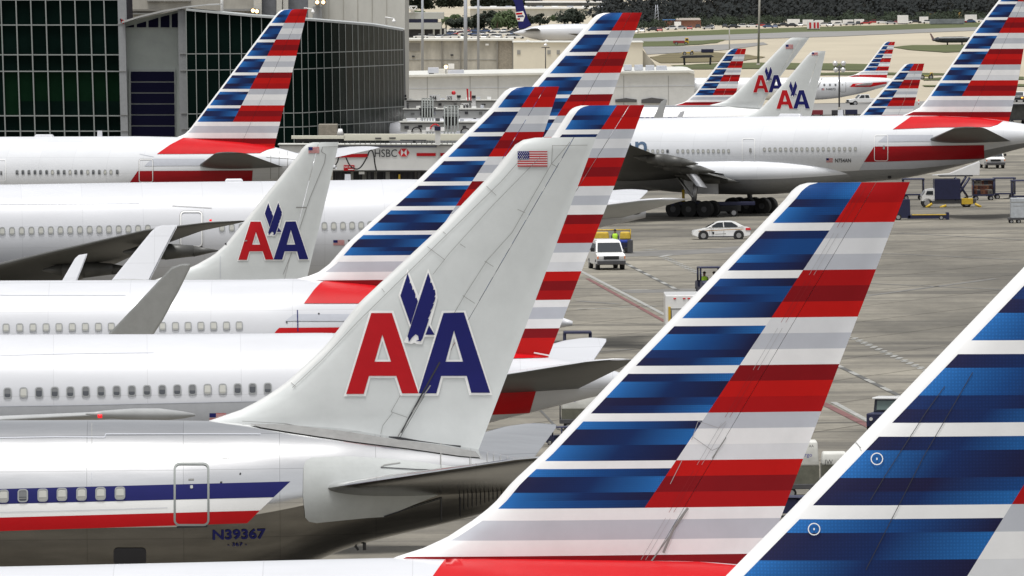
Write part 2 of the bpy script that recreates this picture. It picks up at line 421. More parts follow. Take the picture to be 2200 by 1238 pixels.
def livery(S, le, te, diag, hinge, vtip, pitch, band=.5, kmax=8.6, thick=.30, hs=1.0):
    S.setfin(le, te, hinge, thick=thick)
    u_ = pitch/6.
    d0, d1 = diag
    def zv(v):
        u = d0[0]+(d1[0]-d0[0])*(v-d0[1])/(d1[1]-d0[1]); return S.px(u, v)[1]
    ztop = S.ztip; zb0 = zv(vtip+5*u_); zb6 = zv(vtip+5*u_+6*pitch); pz = (zb0-zb6)/6; uz = pz/6
    S.uz = uz
    k0 = (ztop-zb0)/uz
    # row boundaries: t in units from b0-5u
    ts = [5-k0]; t = math.floor(5-k0+1.0001)
    tmax = 5+6*(kmax-0)
    st_ = []
    while t < tmax:
        ts.append(t); t += 1 if t < 41 else .5
    ts.append(tmax)
    ts = [ts[0]]+[x for x in ts[1:] if x > ts[0]+.05]
    z_of = lambda t: zb0+(5-t)*uz
    # a few extra rows through the rounded tip corner
    ex = [ts[0]+.25, ts[0]+.6]
    ts = sorted(set([round(x, 3) for x in ts+ex+[2.5+0.0]]))
    rows = [z_of(t) for t in ts]
    DG = sorted((p[1], p[0]) for p in (S.px(*d0), S.px(*d1))); kx = (DG[1][1]-DG[0][1])/(DG[1][0]-DG[0][0])
    dgx = lambda z: DG[0][1]+(z-DG[0][0])*kx
    def colf(z):
        l, e, h, g = interp(S.LE, z), interp(S.TE, z), interp(S.HG, z), dgx(z)
        bs = l+band
        g = max(g, bs+.4); h = max(h, g+.12); e = max(e, h+.2)
        xs = [l, l+.03*hs, l+.10*hs, l+.22*hs, bs]
        xs = [min(x, bs-.02*(4-i)) if i < 4 and i > 0 else x for i, x in enumerate(xs)]
        xs += [bs+(g-bs)*i/8 for i in range(1, 9)]
        xs += [g+(h-g)*i/3 for i in range(1, 4)]
        hi = len(xs)-1
        xs += [h+(e-h)*i/4 for i in range(1, 5)]
        return xs, hi
    def lerp(e, f):
        a, b, c = e[1:4]
        return tuple(a[i]+(b[i]-a[i])*f*2 if f < .5 else b[i]+(c[i]-b[i])*(f*2-1) for i in range(3))
    def paint(k, i):
        t = (ts[k]+ts[k+1])/2
        if i < 4: return (W1, W1)
        if t < 5: kk = 0; tb = t
        else: kk = 1+int((t-5)//6); tb = (t-5) % 6
        if i < 12:   # forward part
            if kk <= 6:
                if kk > 0 and tb < 1: return (W1, W1)
                e = pick(BL[kk], tb-(1 if kk > 0 else 0))
                f0, f1 = (i-4)/8, (i-3)/8
                return (lerp(e, f0), lerp(e, f1))
            if kk >= 8:
                c = pick(TL[8], tb+6*(kk-8))[1]; return (c, c)
            c = pick(TL[7], tb)[1]; return (c, c)
        kk = min(kk, 8)
        c = pick(TL[kk], tb if kk < 8 else (t-47))[1]
        return (c, c)
    S.paint = paint
    S.build_fin(rows, colf, LIV)
def plainfin(S, le, te, hinge, thick=.30, edge=True, m=None):
    S.setfin(le, te, hinge, thick=thick)
    n = 46
    zt, zb = S.ztip, S.zbase
    rows = [zt-(zt-zb)*((i/n)) for i in range(n+1)]
    rows[1:1] = [zt-.06, zt-.12]
    rows = sorted(set(rows), reverse=True)
    def colf(z):
        l, e, h = interp(S.LE, z), interp(S.TE, z), interp(S.HG, z)
        h = max(h, l+.35); e = max(e, h+.2)
        xs = [l, l+.03, l+.10, l+.22]+[l+.22+(h-l-.22)*i/8 for i in range(1, 9)]
        hi = len(xs)-1
        return xs+[h+(e-h)*i/4 for i in range(1, 5)], hi
    g = (.66, .685, .68)
    S.paint = lambda k, i: ((.72, .73, .72),)*2 if (i < 3 and edge) else (g, g)
    S.build_fin(rows, colf, LIV if m is None else m)
def decal(S, name, polys, m, mp, step=12, bm=None):
    bm = flat_mesh(polys, step) if bm is None else cut_grid(bm, step)
    for v in bm.verts: v.co = mp(v.co.x, v.co.y)
    bmesh.ops.recalc_face_normals(bm, faces=bm.faces[:])
    o = bmo(name, bm, m, S.root, True)
    return o
def ring(u, v, w, h, r, t, sk=0.):
    return [rrect(u, v, w, h, r, 4, sk), rrect(u, v, w-2*t, h-2*t, max(.5, r-t), 4, sk)[::-1]]
RW_ = random.Random(1)
SHADE2 = mat('cabin_window_blind_edge', (.36, .36, .33), .5)
GLASSW2 = mat('cabin_window_grey_glass', (.17, .175, .18), .25)
def window(S, u, v, w, h, glass, mp0, mp1, r=None, sk=0.):
    """one cabin window: a proud frame ring and a pane"""
    r = r or w*.42
    bm = bmesh.new()
    for loops, mi, off in ((ring(u, v, w, h, r, w*.13, sk), 0, mp1), ([rrect(u, v, w*.76, h*.80, r*.7, 3, sk)], 1, mp0)):
        RW_.seed(int(u*7+v))
        cut_ = v-h*.4+h*.8*(RW_.choice((.3, .45, .6, .6)) if glass is GLASSW else .80)
        b2 = flat_mesh([loops], 50)
        vm = {}
        if mi == 1: bmesh.ops.bisect_plane(b2, geom=b2.verts[:]+b2.edges[:]+b2.faces[:], plane_co=(0, cut_, 0), plane_no=(0, 1, 0))
        for p in b2.verts: vm[p] = bm.verts.new(off(p.co.x, p.co.y))
        for f in b2.faces:
            nf = bm.faces.new([vm[p] for p in f.verts]); nf.material_index = mi if mi == 0 or f.calc_center_median().y > cut_ else 2
        b2.free()
    return bmo('window', bm, [WFRAME, glass if glass is GLASSW else SHADE2, GLASSW2 if glass is GLASSW else SHADE], S.root)
def wing(S, name, secs, m, parent=None, n=14):
    """secs: (xle, y, z, chord, thickness ratio, twist)"""
    prof = []
    for i in range(n+1):
        c = (1-math.cos(math.pi*i/n))/2; prof.append((c, naca(c)*.5))
    V = []; Fc = []
    ring_ = [(c, t) for c, t in prof]+[(c, -t*.75) for c, t in prof[-2:0:-1]]
    k = len(ring_)
    for xle, y, z, ch, tr, tw in secs:
        for c, t in ring_:
            dx = c*ch; dz = t*tr*ch
            V.append((xle+dx*math.cos(tw)+dz*math.sin(tw)*0, y, z+dz-dx*math.sin(tw)))
    for j in range(len(secs)-1):
        for i in range(k): Fc.append((j*k+i, j*k+(i+1) % k, (j+1)*k+(i+1) % k, (j+1)*k+i))
    Fc.append(tuple(range(k))[::-1]); Fc.append(tuple(range((len(secs)-1)*k, len(secs)*k)))
    mi = None
    if isinstance(m, tuple): mi = [1 if (f % k) >= n else 0 for f in range((len(secs)-1)*k)]+[0, 0]  # second material gives the underside a painted shade
    return mk(name, V, Fc, m, parent or S.root, True, mi)
def hstab(S, x, z, w, chord, span, shift, tip, dih, m, sides=(-1, 1), me=None):
    for sd in sides:
        secs = []
        for f in (-.12, 0, .25, .5, .75, .93, .985, 1.):
            k = max(0, (f-.93)/.07)
            ch = chord+(tip-chord)*f; ch *= 1-.35*k*k
            secs.append((x+shift*f+.3*k*k*tip, sd*(w+span*f), z+math.tan(math.radians(dih))*span*f, ch, .10, 0))
        wing(S, 'tailplane', secs, m)
def engine(S, x, y, z, r, L):
    e = empty('engine', (x, y, z)); e.parent = S.root
    pr = [(0, r*.80), (.05, r*.92), (.3, r), (.9, r*1.02), (L*.6, r*.95), (L, r*.62), (L, r*.5), (L*.5, r*.4)]
    n = 32; V = []; Fc = []
    for px_, rr in pr:
        for i in range(n): V.append((px_, rr*math.cos(2*math.pi*i/n), rr*math.sin(2*math.pi*i/n)))
    for j in range(len(pr)-1):
        for i in range(n): Fc.append((j*n+i, j*n+(i+1) % n, (j+1)*n+(i+1) % n, (j+1)*n+i))
    mk('nacelle', V, Fc, SILV, e, True)
    cylo('fan', (.35, 0, 0), (.45, 0, 0), r*.85, DGREY, e, n=32)
    bm = bmesh.new(); cyl(bm, (L*.5, 0, 0), (L*1.25, 0, 0), r*.42, .08, 20); bmo('exhaust_cone', bm, DGREY, e)
    boxo('pylon', L*.2, L*1.2, -.2, .2, r*.7, r*1.5, WINGG, e)
def aa_logo(S, uL, uR, vT, vB, mp, det=True, step=10):
    fx = lambda x: uL+(x-95)*(uR-uL)/1235.; fy = lambda y: vT+(y-450)*(vB-vT)/695.
    P = lambda l: [(fx(x), fy(y)) for x, y in l]
    wa = [P([(297, 430), (500, 430), (735, 1160), (560, 1160), (512, 1008), (302, 1008), (262, 1165), (73, 1165)]), P([(405, 690), (362, 850), (455, 850)])]
    wb = [P([(915, 430), (1118, 428), (1350, 1155), (1150, 1155), (1112, 1008), (925, 1008), (885, 1160), (700, 1160)]), P([(1020, 660), (972, 850), (1072, 850)])]
    we = [P([(622, 70), (542, 298), (645, 590), (590, 700), (650, 718), (680, 705), (700, 718), (745, 718), (770, 655), (862, 655), (820, 545), (880, 320), (870, 250), (798, 68), (715, 300)])]
    decal(S, 'letter_outline', [wa], PWHITE, mp(.02), step); decal(S, 'letter_outline', [wb], PWHITE, mp(.024), step)
    decal(S, 'emblem_outline', [we], PWHITE, mp(.022), step)
    ra = [P([(310, 450), (487, 450), (715, 1140), (575, 1140), (525, 990), (290, 990), (245, 1145), (95, 1145)]), P([(405, 635), (338, 868), (480, 868)])]
    ba = [P([(930, 450), (1105, 445), (1330, 1135), (1168, 1135), (1130, 990), (910, 990), (868, 1140), (715, 1140)]), P([(1020, 600), (948, 868), (1097, 868)])]
    decal(S, 'red_letter', [ra], LOGOR, mp(.035), step); decal(S, 'blue_letter', [ba], LOGOB, mp(.038), step)
    lw = [P([(622, 110), (560, 300), (648, 550), (710, 350), (698, 318), (688, 322), (690, 290), (672, 245), (664, 252), (662, 225), (648, 190), (640, 196), (642, 170)])]
    rw = [P([(798, 105), (620, 650), (628, 665), (632, 700), (660, 660), (690, 632), (712, 645), (718, 680), (690, 692), (735, 692), (750, 668), (805, 503), (796, 498), (808, 480), (824, 440), (816, 436), (830, 415), (848, 372), (838, 372), (852, 350), (862, 318), (852, 312), (862, 290), (856, 250), (842, 250), (846, 235), (828, 188), (818, 192), (818, 160)])]
    tl = [P([(805, 555), (775, 637), (855, 637)])]
    decal(S, 'eagle_emblem', [lw, rw, tl], LOGOB, mp(.036), step)
def flag(S, u0, v0, u1, v1, mp, stars=False, sk=0.):
    q = lambda a, b, c, d: [(a, b+sk*(a-u0)), (c, b+sk*(c-u0)), (c, d+sk*(c-u0)), (a, d+sk*(a-u0))]
    f = decal(S, 'flag', [[q(u0, v0, u1, v1)]], PWHITE, mp(.02), 30)
    h = (v1-v0)/13; uc = u0+(u1-u0)*.39
    ps = [[q(uc if 2*i < 7 else u0, v0+2*i*h, u1, v0+(2*i+1)*h)] for i in range(7)]
    a = decal(S, 'flag_stripes', ps, LOGOR, mp(.03), 30)
    b = decal(S, 'flag_canton', [[q(u0, v0, uc, v0+7*h)]], BLUE, mp(.032), 30)
    a.parent = f; b.parent = f
    if stars:
        ss = []
        for r in range(5):
            for c in range(6 if r % 2 == 0 else 5):
                x = u0+(uc-u0)*(c+.6+(0 if r % 2 == 0 else .5))/6.2; y = v0+7*h*(r+.6)/5.2
                ss.append([[(x-.9, y), (x, y-.9), (x+.9, y), (x, y+.9)]])
        c = decal(S, 'flag_stars', ss, PWHITE, mp(.04), 30); c.parent = f
def line(S, name, pts, w, m, mp, off=.03, step=20):
    ps = []
    for (a, b), (c, d) in zip(pts, pts[1:]):
        L = math.hypot(c-a, d-b); nx, ny = -(d-b)/L*w/2, (c-a)/L*w/2
        ps.append([[(a+nx, b+ny), (c+nx, d+ny), (c-nx, d-ny), (a-nx, b-ny)]])
    return decal(S, name, ps, m, mp(off), step)
def winglet(S, name, px4, yl, m, th=.12, cant=0.):
    """blended winglet: outline in pixels on the vertical plane y=yl, tapered thickness"""
    pts = [S.px(u, v, yl) for u, v in px4]
    bm = bmesh.new(); n = len(pts)
    zm_ = min(z for x, z in pts); A = [bm.verts.new((x, yl-th/2+cant*(z-zm_), z)) for x, z in pts]; B = [bm.verts.new((x, yl+th/2+cant*(z-zm_), z)) for x, z in pts]
    for i in range(n): bm.faces.new((A[i], A[(i+1) % n], B[(i+1) % n], B[i]))
    bm.faces.new(A[::-1]); bm.faces.new(B)
    bmesh.ops.recalc_face_normals(bm, faces=bm.faces[:])
    bmesh.ops.bevel(bm, geom=[e for e in bm.edges if e.verts[0] in A and e.verts[1] in A or e.verts[0] in B and e.verts[1] in B], offset=th*.4, segments=2, affect='EDGES')
    return bmo(name, bm, m, S.root, True, 40)
# ================================================================== AIRCRAFT
# ---- F : near striped fin
P = Plane('airliner', 97, 0, (1840, 393), 'airliner with the tallest whole striped fin, at bottom centre right, white back below it')
P.fuselage([(-60, 1219), (0, 1218), (500, 1207), (836, 1199), (1100, 1199), (1500, 1205), (1700, 1222), (1900, 1262)], [(700, 1720), (1300, 1640), (1700, 1480), (1900, 1340)], 2.52, WHITE, 22, 2.7)
livery(P, [(1735, 393), (1716, 398), (1702, 409), (1690, 425), (1471, 656), (1352, 778), (1165, 976), (1100, 1036), (1060, 1084), (1019, 1116), (961, 1154), (909, 1178), (836, 1201), (800, 1300)],
       [(1955, 391), (1921, 478), (1843, 680), (1803, 783), (1689, 1082), (1640, 1210)], [(1850, 393), (1383, 1092)], [(1890, 393), (1832, 477), (1410, 1190)], 393, 102, .22, 7.75)
f1, ff = P.finmap, P.fus
decal(P, 'red_tail_band', [[[(957, 1199), (928, 1240), (905, 1290), (860, 1400), (1700, 1400), (1760, 1240), (1690, 1224), (1500, 1207), (1100, 1201)]]], RED, ff(.02), 20)
hstab(P, P.px(1700, 1300)[0]-5.5, 5.9, 1.6, 5.2, 7.6, 5.4, 1.4, 8, SILV)
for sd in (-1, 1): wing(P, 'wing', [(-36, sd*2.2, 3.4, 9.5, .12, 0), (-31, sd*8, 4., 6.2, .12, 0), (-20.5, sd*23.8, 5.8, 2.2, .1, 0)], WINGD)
line(P, 'rudder_grime', [(1478, 1092), (1450, 1130), (1425, 1188)], 5, LINE, f1, .02)
RVT = mat('rivet_line_grey', (.40, .40, .41), .7); RVR = mat('rivet_line_on_red', (.27, .005, .01), .7)  # grey for rivet rows and scuffs, dark red for rows on red
for k in range(8):
    v0, v1 = 399+102*k, 399+102*(k+1)-12
    for dx in (-16, -26): line(P, 'rivet_row', [(1881+dx-.59*(v0-393), v0), (1881+dx-.59*(v1-393), v1)], .7, RVR if k % 2 == 0 else RVT, f1, .012)
for a in ([(1500, 905), (1545, 920), (1560, 905)], [(1490, 940), (1530, 968), (1548, 960)], [(1500, 905), (1486, 945)], [(1465, 990), (1440, 1040)]):
    line(P, 'panel_scuff', a, 1.2, RVT, f1, .012)
line(P, 'rudder_grime', [(1560, 940), (1530, 985)], 2.2, LINE, f1, .012); line(P, 'rudder_grime', [(1470, 1105), (1440, 1150), (1400, 1205)], 3, LINE, f1, .014)
# ---- X : right foreground fin
P = Plane('airliner', 145, 0, (2700, 228), 'airliner whose huge blue striped fin fills the bottom right corner, cut by the frame')
P.fuselage([(600, 1652), (1300, 1650), (1900, 1650), (2500, 1660), (2900, 1700), (3200, 1800)], [(1700, 2480), (2500, 2300), (3200, 1900)], 3.1, WHITE, 20, 3.1)
livery(P, [(2560, 226), (2535, 232), (2510, 248), (2478, 282), (2200, 574), (2100, 678), (1878, 909), (1687, 1108), (1559, 1238), (1380, 1425), (1250, 1540), (1100, 1610), (950, 1660)],
       [(2925, 226), (2548, 1238), (2400, 1660)], [(2703, 228), (2074, 1238)], [(2800, 228), (2230, 1238)], 228, 176.5, .25, 7.6, .42)
mpX = P.finmap
for (u, v) in ((1884, 986), (1749, 1137)):
    decal(P, 'ring_mark', [ring(u, v, 27, 27, 13.4, 2.2), [rrect(u, v, 3, 5, 1.4)]], PWHITE, mpX(.02), 10)
line(P, 'panel_line', [(2030, 830), (1990, 885), (1900, 1025), (1870, 1075)], 1.4, DARK, mpX, .012)
line(P, 'panel_line', [(2090, 800), (1985, 980), (1860, 1225)], 1.4, DARK, mpX, .012)
line(P, 'leading_edge_joint', [(1838, 950), (1850, 963)], 2, LINE, mpX, .03)
# ---- A : polished metal with AA fin
P = Plane('airliner', 76, 1.5, (1210, 297), 'polished metal airliner with a large grey fin carrying a red and a blue letter A')
A = P
P.fuselage([(-60, 903), (0, 903), (300, 902), (560, 906), (735, 917), (850, 938), (950, 952), (1030, 965), (1145, 993), (1230, 1030)],
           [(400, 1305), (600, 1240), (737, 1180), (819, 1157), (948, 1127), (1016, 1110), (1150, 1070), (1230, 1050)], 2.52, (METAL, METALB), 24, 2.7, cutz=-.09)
plainfin(P, [(1150, 296), (1127, 299), (1107, 311), (1090, 332), (1059, 370), (943, 491), (771, 651), (700, 742), (671, 770), (614, 823), (562, 858), (517, 881), (470, 897), (430, 906), (420, 985)],
         [(1281, 294), (1130, 700), (1030, 962), (1020, 985)], [(1226, 296), (1105, 540), (1030, 655), (972, 745), (860, 938)], .33)
fA, uA = P.finmap, P.fus
aa_logo(P, 743.8, 1053, 672.7, 846.7, fA)
flag(P, 1112, 325, 1176, 358, fA, True)
e = .026
sl = lambda u, v0, k=-.026: (u, v0+k*u)
decal(P, 'white_body_band', [[[sl(-120, 1082), (588, 1068.5), (558, 1097), sl(-120, 1112.5)]]], PWHITE, uA(.02), 20)
decal(P, 'blue_body_stripe', [[[sl(-120, 1050.7), (624, 1034.5), (588, 1068.5), sl(-120, 1083)]]], BLUE, uA(.024), 20)
decal(P, 'red_body_stripe', [[[sl(-120, 1112.4), (558.3, 1097), (531, 1124.4), sl(-120, 1141.5, -.031)]]], RED, uA(.024), 20)
decal(P, 'tail_fairing_panel', [[[(652, 1005), (656, 991), (669, 983), (745, 980), (822, 984), (910, 993), (948, 999), (985, 1003), (950, 1060), (825, 1111), (790, 1113), (680, 1124), (664, 1121), (656, 1112), (651, 1064)]]], NACGREY, uA(.03), 12)
decal(P, 'door_outline', [ring(411.5, 1062, 77, 137, 13, 4.5)], MULL, uA(.034), 14)
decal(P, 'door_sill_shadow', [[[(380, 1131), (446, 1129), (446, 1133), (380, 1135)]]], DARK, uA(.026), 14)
decal(P, 'door_label', [[[(405, 1028.5), (417, 1028.3), (417, 1031), (405, 1031.2)]]], LINE, uA(.034), 14)
decal(P, 'door_window', [[rrect(411.5, 1046, 6, 7, 2)]], NACGREY, uA(.04), 14)
for i, (u, v) in enumerate(((7.4, 1066), (49, 1065.2), (91.7, 1063.9), (133, 1062.4), (175, 1061.6), (216, 1060.8), (257.7, 1059.7))):
    window(P, u, v, 22.5, 28.5, GLASSW if i == 1 else SHADE, uA(.04), uA(.05), 7, -.026)
    decal(P, 'window_blind_edge', [[[(u-8, v+5), (u+8, v+4.6), (u+8, v+6), (u-8, v+6.4)]]], LINE, uA(.045), 20)
decal(P, 'registration_letters', None, BLUE, uA(.03), 12, text_flat('N39367', 457, 1159.5, 20, 114, -.024, 0, .03))
decal(P, 'fleet_number', None, BLUE, uA(.03), 12, text_flat('- 367 -', 489, 1174, 7, 42, -.02, 0, .02))
decal(P, 'cargo_door_opening', [[rrect(279, 1196, 70, 36, 9)]], DARK, uA(.03), 12)
decal(P, 'vent_hole', [[rrect(516.5, 1017.4, 4, 4, 2)]], DARK, uA(.03), 12)
decal(P, 'vent_hole', [[rrect(475.5, 1036, 5, 3, 1)]], DARK, uA(.03), 12)
line(P, 'panel_line', [(197, 909), (197.5, 959)], 1.2, LINE, uA, .02); line(P, 'panel_line', [(197, 1015), (197, 1044)], .9, LGREY, uA, .02)
line(P, 'panel_line', [(0, 961), (110, 960), (200, 959)], .9, LGREY, uA, .02); line(P, 'panel_line', [(0, 940), (120, 938), (225, 939), (227, 932), (560, 932)], 1.4, LGREY, uA, .02)
line(P, 'drip_rail', [(336, 971), (425, 976), (495, 984)], 1.3, LINE, uA, .03)
line(P, 'panel_line', [(0, 1101), (200, 1096), (360, 1091)], .9, LGREY, uA, .03)
decal(P, 'fin_root_fairing', [[[(535, 911), (620, 912), (735, 926), (850, 944), (950, 957), (1022, 970), (1033, 983), (990, 980), (880, 964), (760, 949), (640, 931), (560, 918)]]], mat('fin_root_fairing_grey', (.24, .24, .235), .4, noise=.2), uA(.025), 12)
for u, va, vb, w in ((947, 952, 1012, 2.2), (1010, 967, 1010, 1.2), (1047, 972, 1005, 1), (1061, 974, 996, 1), (1075, 977, 997, 1), (1090, 980, 998, 1), (1107, 984, 999, 1), (1125, 988, 1000, 1)):
    line(P, 'panel_line', [(u, va), (u+.4, vb)], w, LINE, uA, .035, 8)
for i in range(11):
    u = 988+i*9
    line(P, 'tail_cone_vent', [(u, 1062-i*.8), (u, 1100-i*3)], 1.3, DARK, uA, .03, 8)
line(P, 'tail_cone_joint', [(948, 1072), (948, 1122)], 3, DGREY, uA, .03, 8); line(P, 'tail_cone_joint', [(990, 1070), (989, 1112)], 1.8, DARK, uA, .03, 8)
line(P, 'tailplane_cutout_edge', [(818, 1004), (900, 1009), (947, 1010), (985, 1007)], 2, DARK, uA, .045, 8); line(P, 'tailplane_cutout_edge', [(818, 1004), (826, 999), (860, 994)], 2, LINE, uA, .045, 8)
line(P, 'tailplane_cutout_edge', [(825, 1110), (880, 1092), (950, 1070)], 2.4, DARK, uA, .045, 8)
# fin details
line(P, 'leading_edge_joint', [(1130, 330), (1075, 392), (952, 512), (770, 690), (690, 775), (628, 833)], 1.1, LINE, fA)
line(P, 'panel_line', [(1225, 305), (1185, 352), (1100, 500), (1046, 560), (1000, 632), (960, 700)], 1.0, LINE, fA)
line(P, 'panel_line', [(1187, 312), (1185, 352), (1198, 360)], 1.0, LINE, fA); line(P, 'panel_line', [(1187, 313), (1262, 312)], 1., LINE, fA)
for a, b in (((1112, 450), (1128, 457)), ((1041, 561), (1060, 573)), ((994, 635), (1020, 652)), ((942, 491), (958, 503)), ((988, 524), (1000, 532)), ((918, 530), (955, 558)), ((1045, 400), (1066, 420)), ((820, 620), (826, 628)), ((625, 822), (636, 831))):
    line(P, 'panel_line', [a, b], 1.0, LINE, fA)
line(P, 'panel_line', [(1160, 338), (1060, 440), (965, 545), (930, 590)], .9, LINE, fA)
line(P, 'hinge_grime', [(945, 778), (905, 850), (880, 895), (862, 930)], 3.2, DARK, fA, .05)
line(P, 'hinge_grime', [(925, 828), (895, 872), (855, 938)], 2.5, LINE, fA, .05)
line(P, 'panel_line', [(860, 850), (840, 885), (875, 897)], 1., LINE, fA); line(P, 'panel_line', [(843, 888), (822, 915), (818, 933)], 1., LINE, fA)
line(P, 'fin_root_gap', [(835, 940), (856, 941), (900, 949), (955, 957), (990, 960)], 5, DARK, fA, .10)
line(P, 'fin_root_seam', [(520, 905), (610, 910), (665, 920), (755, 935), (835, 941)], 1.2, LINE, fA, .10)
for sd in (-1, 1): wing(P, 'wing', [(-38, sd*2.2, 3.4, 9.5, .12, 0), (-33, sd*8, 4., 6.2, .12, 0), (-22.5, sd*23.8, 5.8, 2.2, .1, 0)], METAL)
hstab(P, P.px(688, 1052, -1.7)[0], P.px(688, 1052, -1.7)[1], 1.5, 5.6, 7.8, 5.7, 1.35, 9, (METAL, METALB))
cylo('tail_skid', P.px(783, 1160)+(0,) and (P.px(783, 1160)[0], 0, P.px(783, 1160)[1]), (P.px(783, 1180)[0], 0, P.px(783, 1182)[1]), .05, DGREY, P.root)
cylo('tail_skid_brace', (P.px(757, 1165)[0], 0, P.px(757, 1165)[1]), (P.px(770, 1180)[0], 0, P.px(770, 1182)[1]), .035, DGREY, P.root)
# ---- B : striped fin behind A
P = Plane('airliner', 60.5, 2.5, (1310, 227), 'white airliner with dark cabin windows, directly behind the polished metal one')
P.fuselage([(-60, 719), (0, 719), (400, 718), (715, 715), (900, 730), (1050, 752), (1180, 768), (1276, 785), (1340, 802), (1385, 820)],
           [(700, 1047), (850, 980), (1048, 908), (1138, 888), (1242, 861), (1291, 848), (1385, 834)], 2.52, WHITE, 22, 2.7)
livery(P, [(1248, 227), (1232, 231), (1222, 240), (1214, 252), (1190, 290), (1000, 490), (840, 655), (800, 692), (760, 715), (720, 722), (700, 800)],
       [(1384, 226), (1320, 400), (1204, 700), (1178, 768), (1165, 800)], [(1325, 227), (905, 852)], [(1352, 227), (1000, 790)], 227, 61.3, .28, 8.8)
fB, uB = P.finmap, P.fus
P.root['label'] = 'white airliner with dark cabin windows, directly behind the polished metal one'
for i, u in enumerate((50, 156, 259, 364, 467, 570, 672, 775, 876, 977, 1078, 1178, 1279, 1380, 1480, 1580, 1679, 1780)):
    uu = u/3.094; v = 844.5-(u-50)*32/1730/3.094
    g = SHADE if i in (1, 13, 14) else GLASSW
    window(P, uu, v, 17.5, 23.5, g, uB(.03), uB(.04), 6)
line(P, 'panel_line', [(-20, 873.5), (200, 870), (560, 862)], 1.2, LGREY, uB, .02)
line(P, 'panel_line', [(0, 763), (170, 759), (330, 757)], .9, LGREY, uB, .02)
decal(P, 'lower_body_grey', [[[(-60, 874), (200, 870), (650, 860), (650, 1020), (-60, 1030)]]], mat('grey_lower_body_paint', (.40, .41, .43), .35, noise=.08), uB(.012), 20)  # lower body greyer than the upper, below the panel line
flag(P, 450, 888, 486, 905, uB)
decal(P, 'red_tail_band', [[[(1040, 745), (1180, 745), (1178.6, 768), (1104, 770), (1030, 771), (1020, 760)]]], RED, uB(.02), 12)
decal(P, 'red_lower_band', [[[(980, 810), (1130, 810), (1155, 828.5), (1138, 888), (1057, 891.5), (980, 894)]]], RED, uB(.03), 12)
line(P, 'rudder_cable_fairing', [(1147, 758), (1180, 764)], 3, PWHITE, fB, .12)
hstab(P, P.px(915, 862, -1.6)[0], 5.9, 1.5, 5.6, 7.8, 5.7, 1.35, 9, (WHITE, WINGD))  # white tailplane, its shaded underside painted dark
# near wing: root forward of the frame, tip in front of its own cabin windows
xt, zt_ = P.px(262, 893, -23.5)
xq, zq = P.px(-70, 906, -16)
secs = [(xq-10.6, -2.2, 3.6, 9.5, .12, 0), (xq-7.6, -7, 4.2, 6.2, .12, 0), (xq, -16, zq, 4.0, .09, 0), (xt-1.2, -22.0, zt_-.06, 2.6, .10, 0), (xt+.2, -23.6, zt_+.03, 1.7, .14, 0), (xt+.9, -23.9, zt_+.04, .5, .12, 0)]
wing(P, 'wing', secs, WINGG)
bm = bmesh.new()
pts = [(-1.4, .02), (-.8, .12), (.2, .20), (1.0, .21), (1.8, .12), (2.2, .04)]
a = [(xt+.35+x, -24.0, zt_+.06) for x, r in pts]
for (x, r), (x2, r2) in zip(pts, pts[1:]):
    cyl(bm, (xt+.2+x, -23.8, zt_+.05-.02*x), (xt+.2+x2, -23.8, zt_+.05-.02*x2), r, r2, 16)
bmesh.ops.remove_doubles(bm, verts=bm.verts[:], dist=.001)
tp = bmo('wing_tip_fairing', bm, WINGG, P.root, True)
x_, z_ = P.px(214, 894.5, -24.02)
cylo('navigation_light', (x_-.06, -24.02, z_), (x_+.08, -24.03, z_), .06, mat('lit_red_lamp', (.8, .02, .02), .3, emis=(1, .01, .02), estr=.9), P.root)
x_, z_ = P.px(331, 892.5, -23.8)
cylo('strobe_light', (x_-.1, -23.8, z_), (x_+.08, -23.8, z_), .05, WARM, P.root)
# ---- C : striped fin behind A, winglets
P = Plane('airliner', 52.7, 0, (1148, 187), 'white airliner with pale cabin windows and striped fin, grey winglet rising before it')
P.fuselage([(-60, 603), (0, 603), (300, 602), (560, 601), (640, 598), (800, 612), (1000, 640), (1160, 665), (1230, 690)],
           [(600, 885), (800, 800), (1000, 745), (1160, 712), (1230, 700)], 2.52, WHITE, 22, 2.7)
livery(P, [(1112, 187), (1096, 189), (1083, 197), (1070, 212), (1055, 232), (897, 388), (747, 522), (707, 568), (684, 585), (661, 594), (625, 602), (600, 620), (590, 690)],
       [(1201, 187), (1166, 294), (1045, 600), (1030, 660)], [(1149, 187), (815, 690)], [(1172, 187), (870, 690)], 187, 52.8, .28, 8.6)
fC, uC = P.finmap, P.fus
for i, x in enumerate((40, 131, 219, 306, 392, 480, 567, 654, 740, 827, 914, 997, 1080, 1166, 1250, 1335, 1420, 1505, 1590)):
    window(P, x/3.094, 704.5-(x-40)*4.8/1550, 15, 18.5, SHADE, uC(.03), uC(.04), 4)
decal(P, 'red_tail_band', [[[(697, 599), (675, 622), (653, 652), (900, 652), (1000, 650), (1000, 640), (800, 613)]]], RED, uC(.02), 12)
decal(P, 'red_lower_band', [[[(593, 711.5), (600, 704.5), (800, 703), (800, 730), (580, 730)]]], RED, uC(.03), 12)
decal(P, 'grey_tail_band', [[[(612, 690), (632, 675), (800, 675), (800, 690)]]], LGREY, uC(.02), 12)
line(P, 'blade_aerial', [(639, 666), (640, 712)], 2.2, BLUE, uC, .04)
for u, v in ((616, 692), (685, 674)): decal(P, 'vent_hole', [[rrect(u, v, 4, 4, 2)]], DARK, uC(.03), 12)
line(P, 'panel_line', [(0, 634), (270, 634)], .9, LGREY, uC, .02)
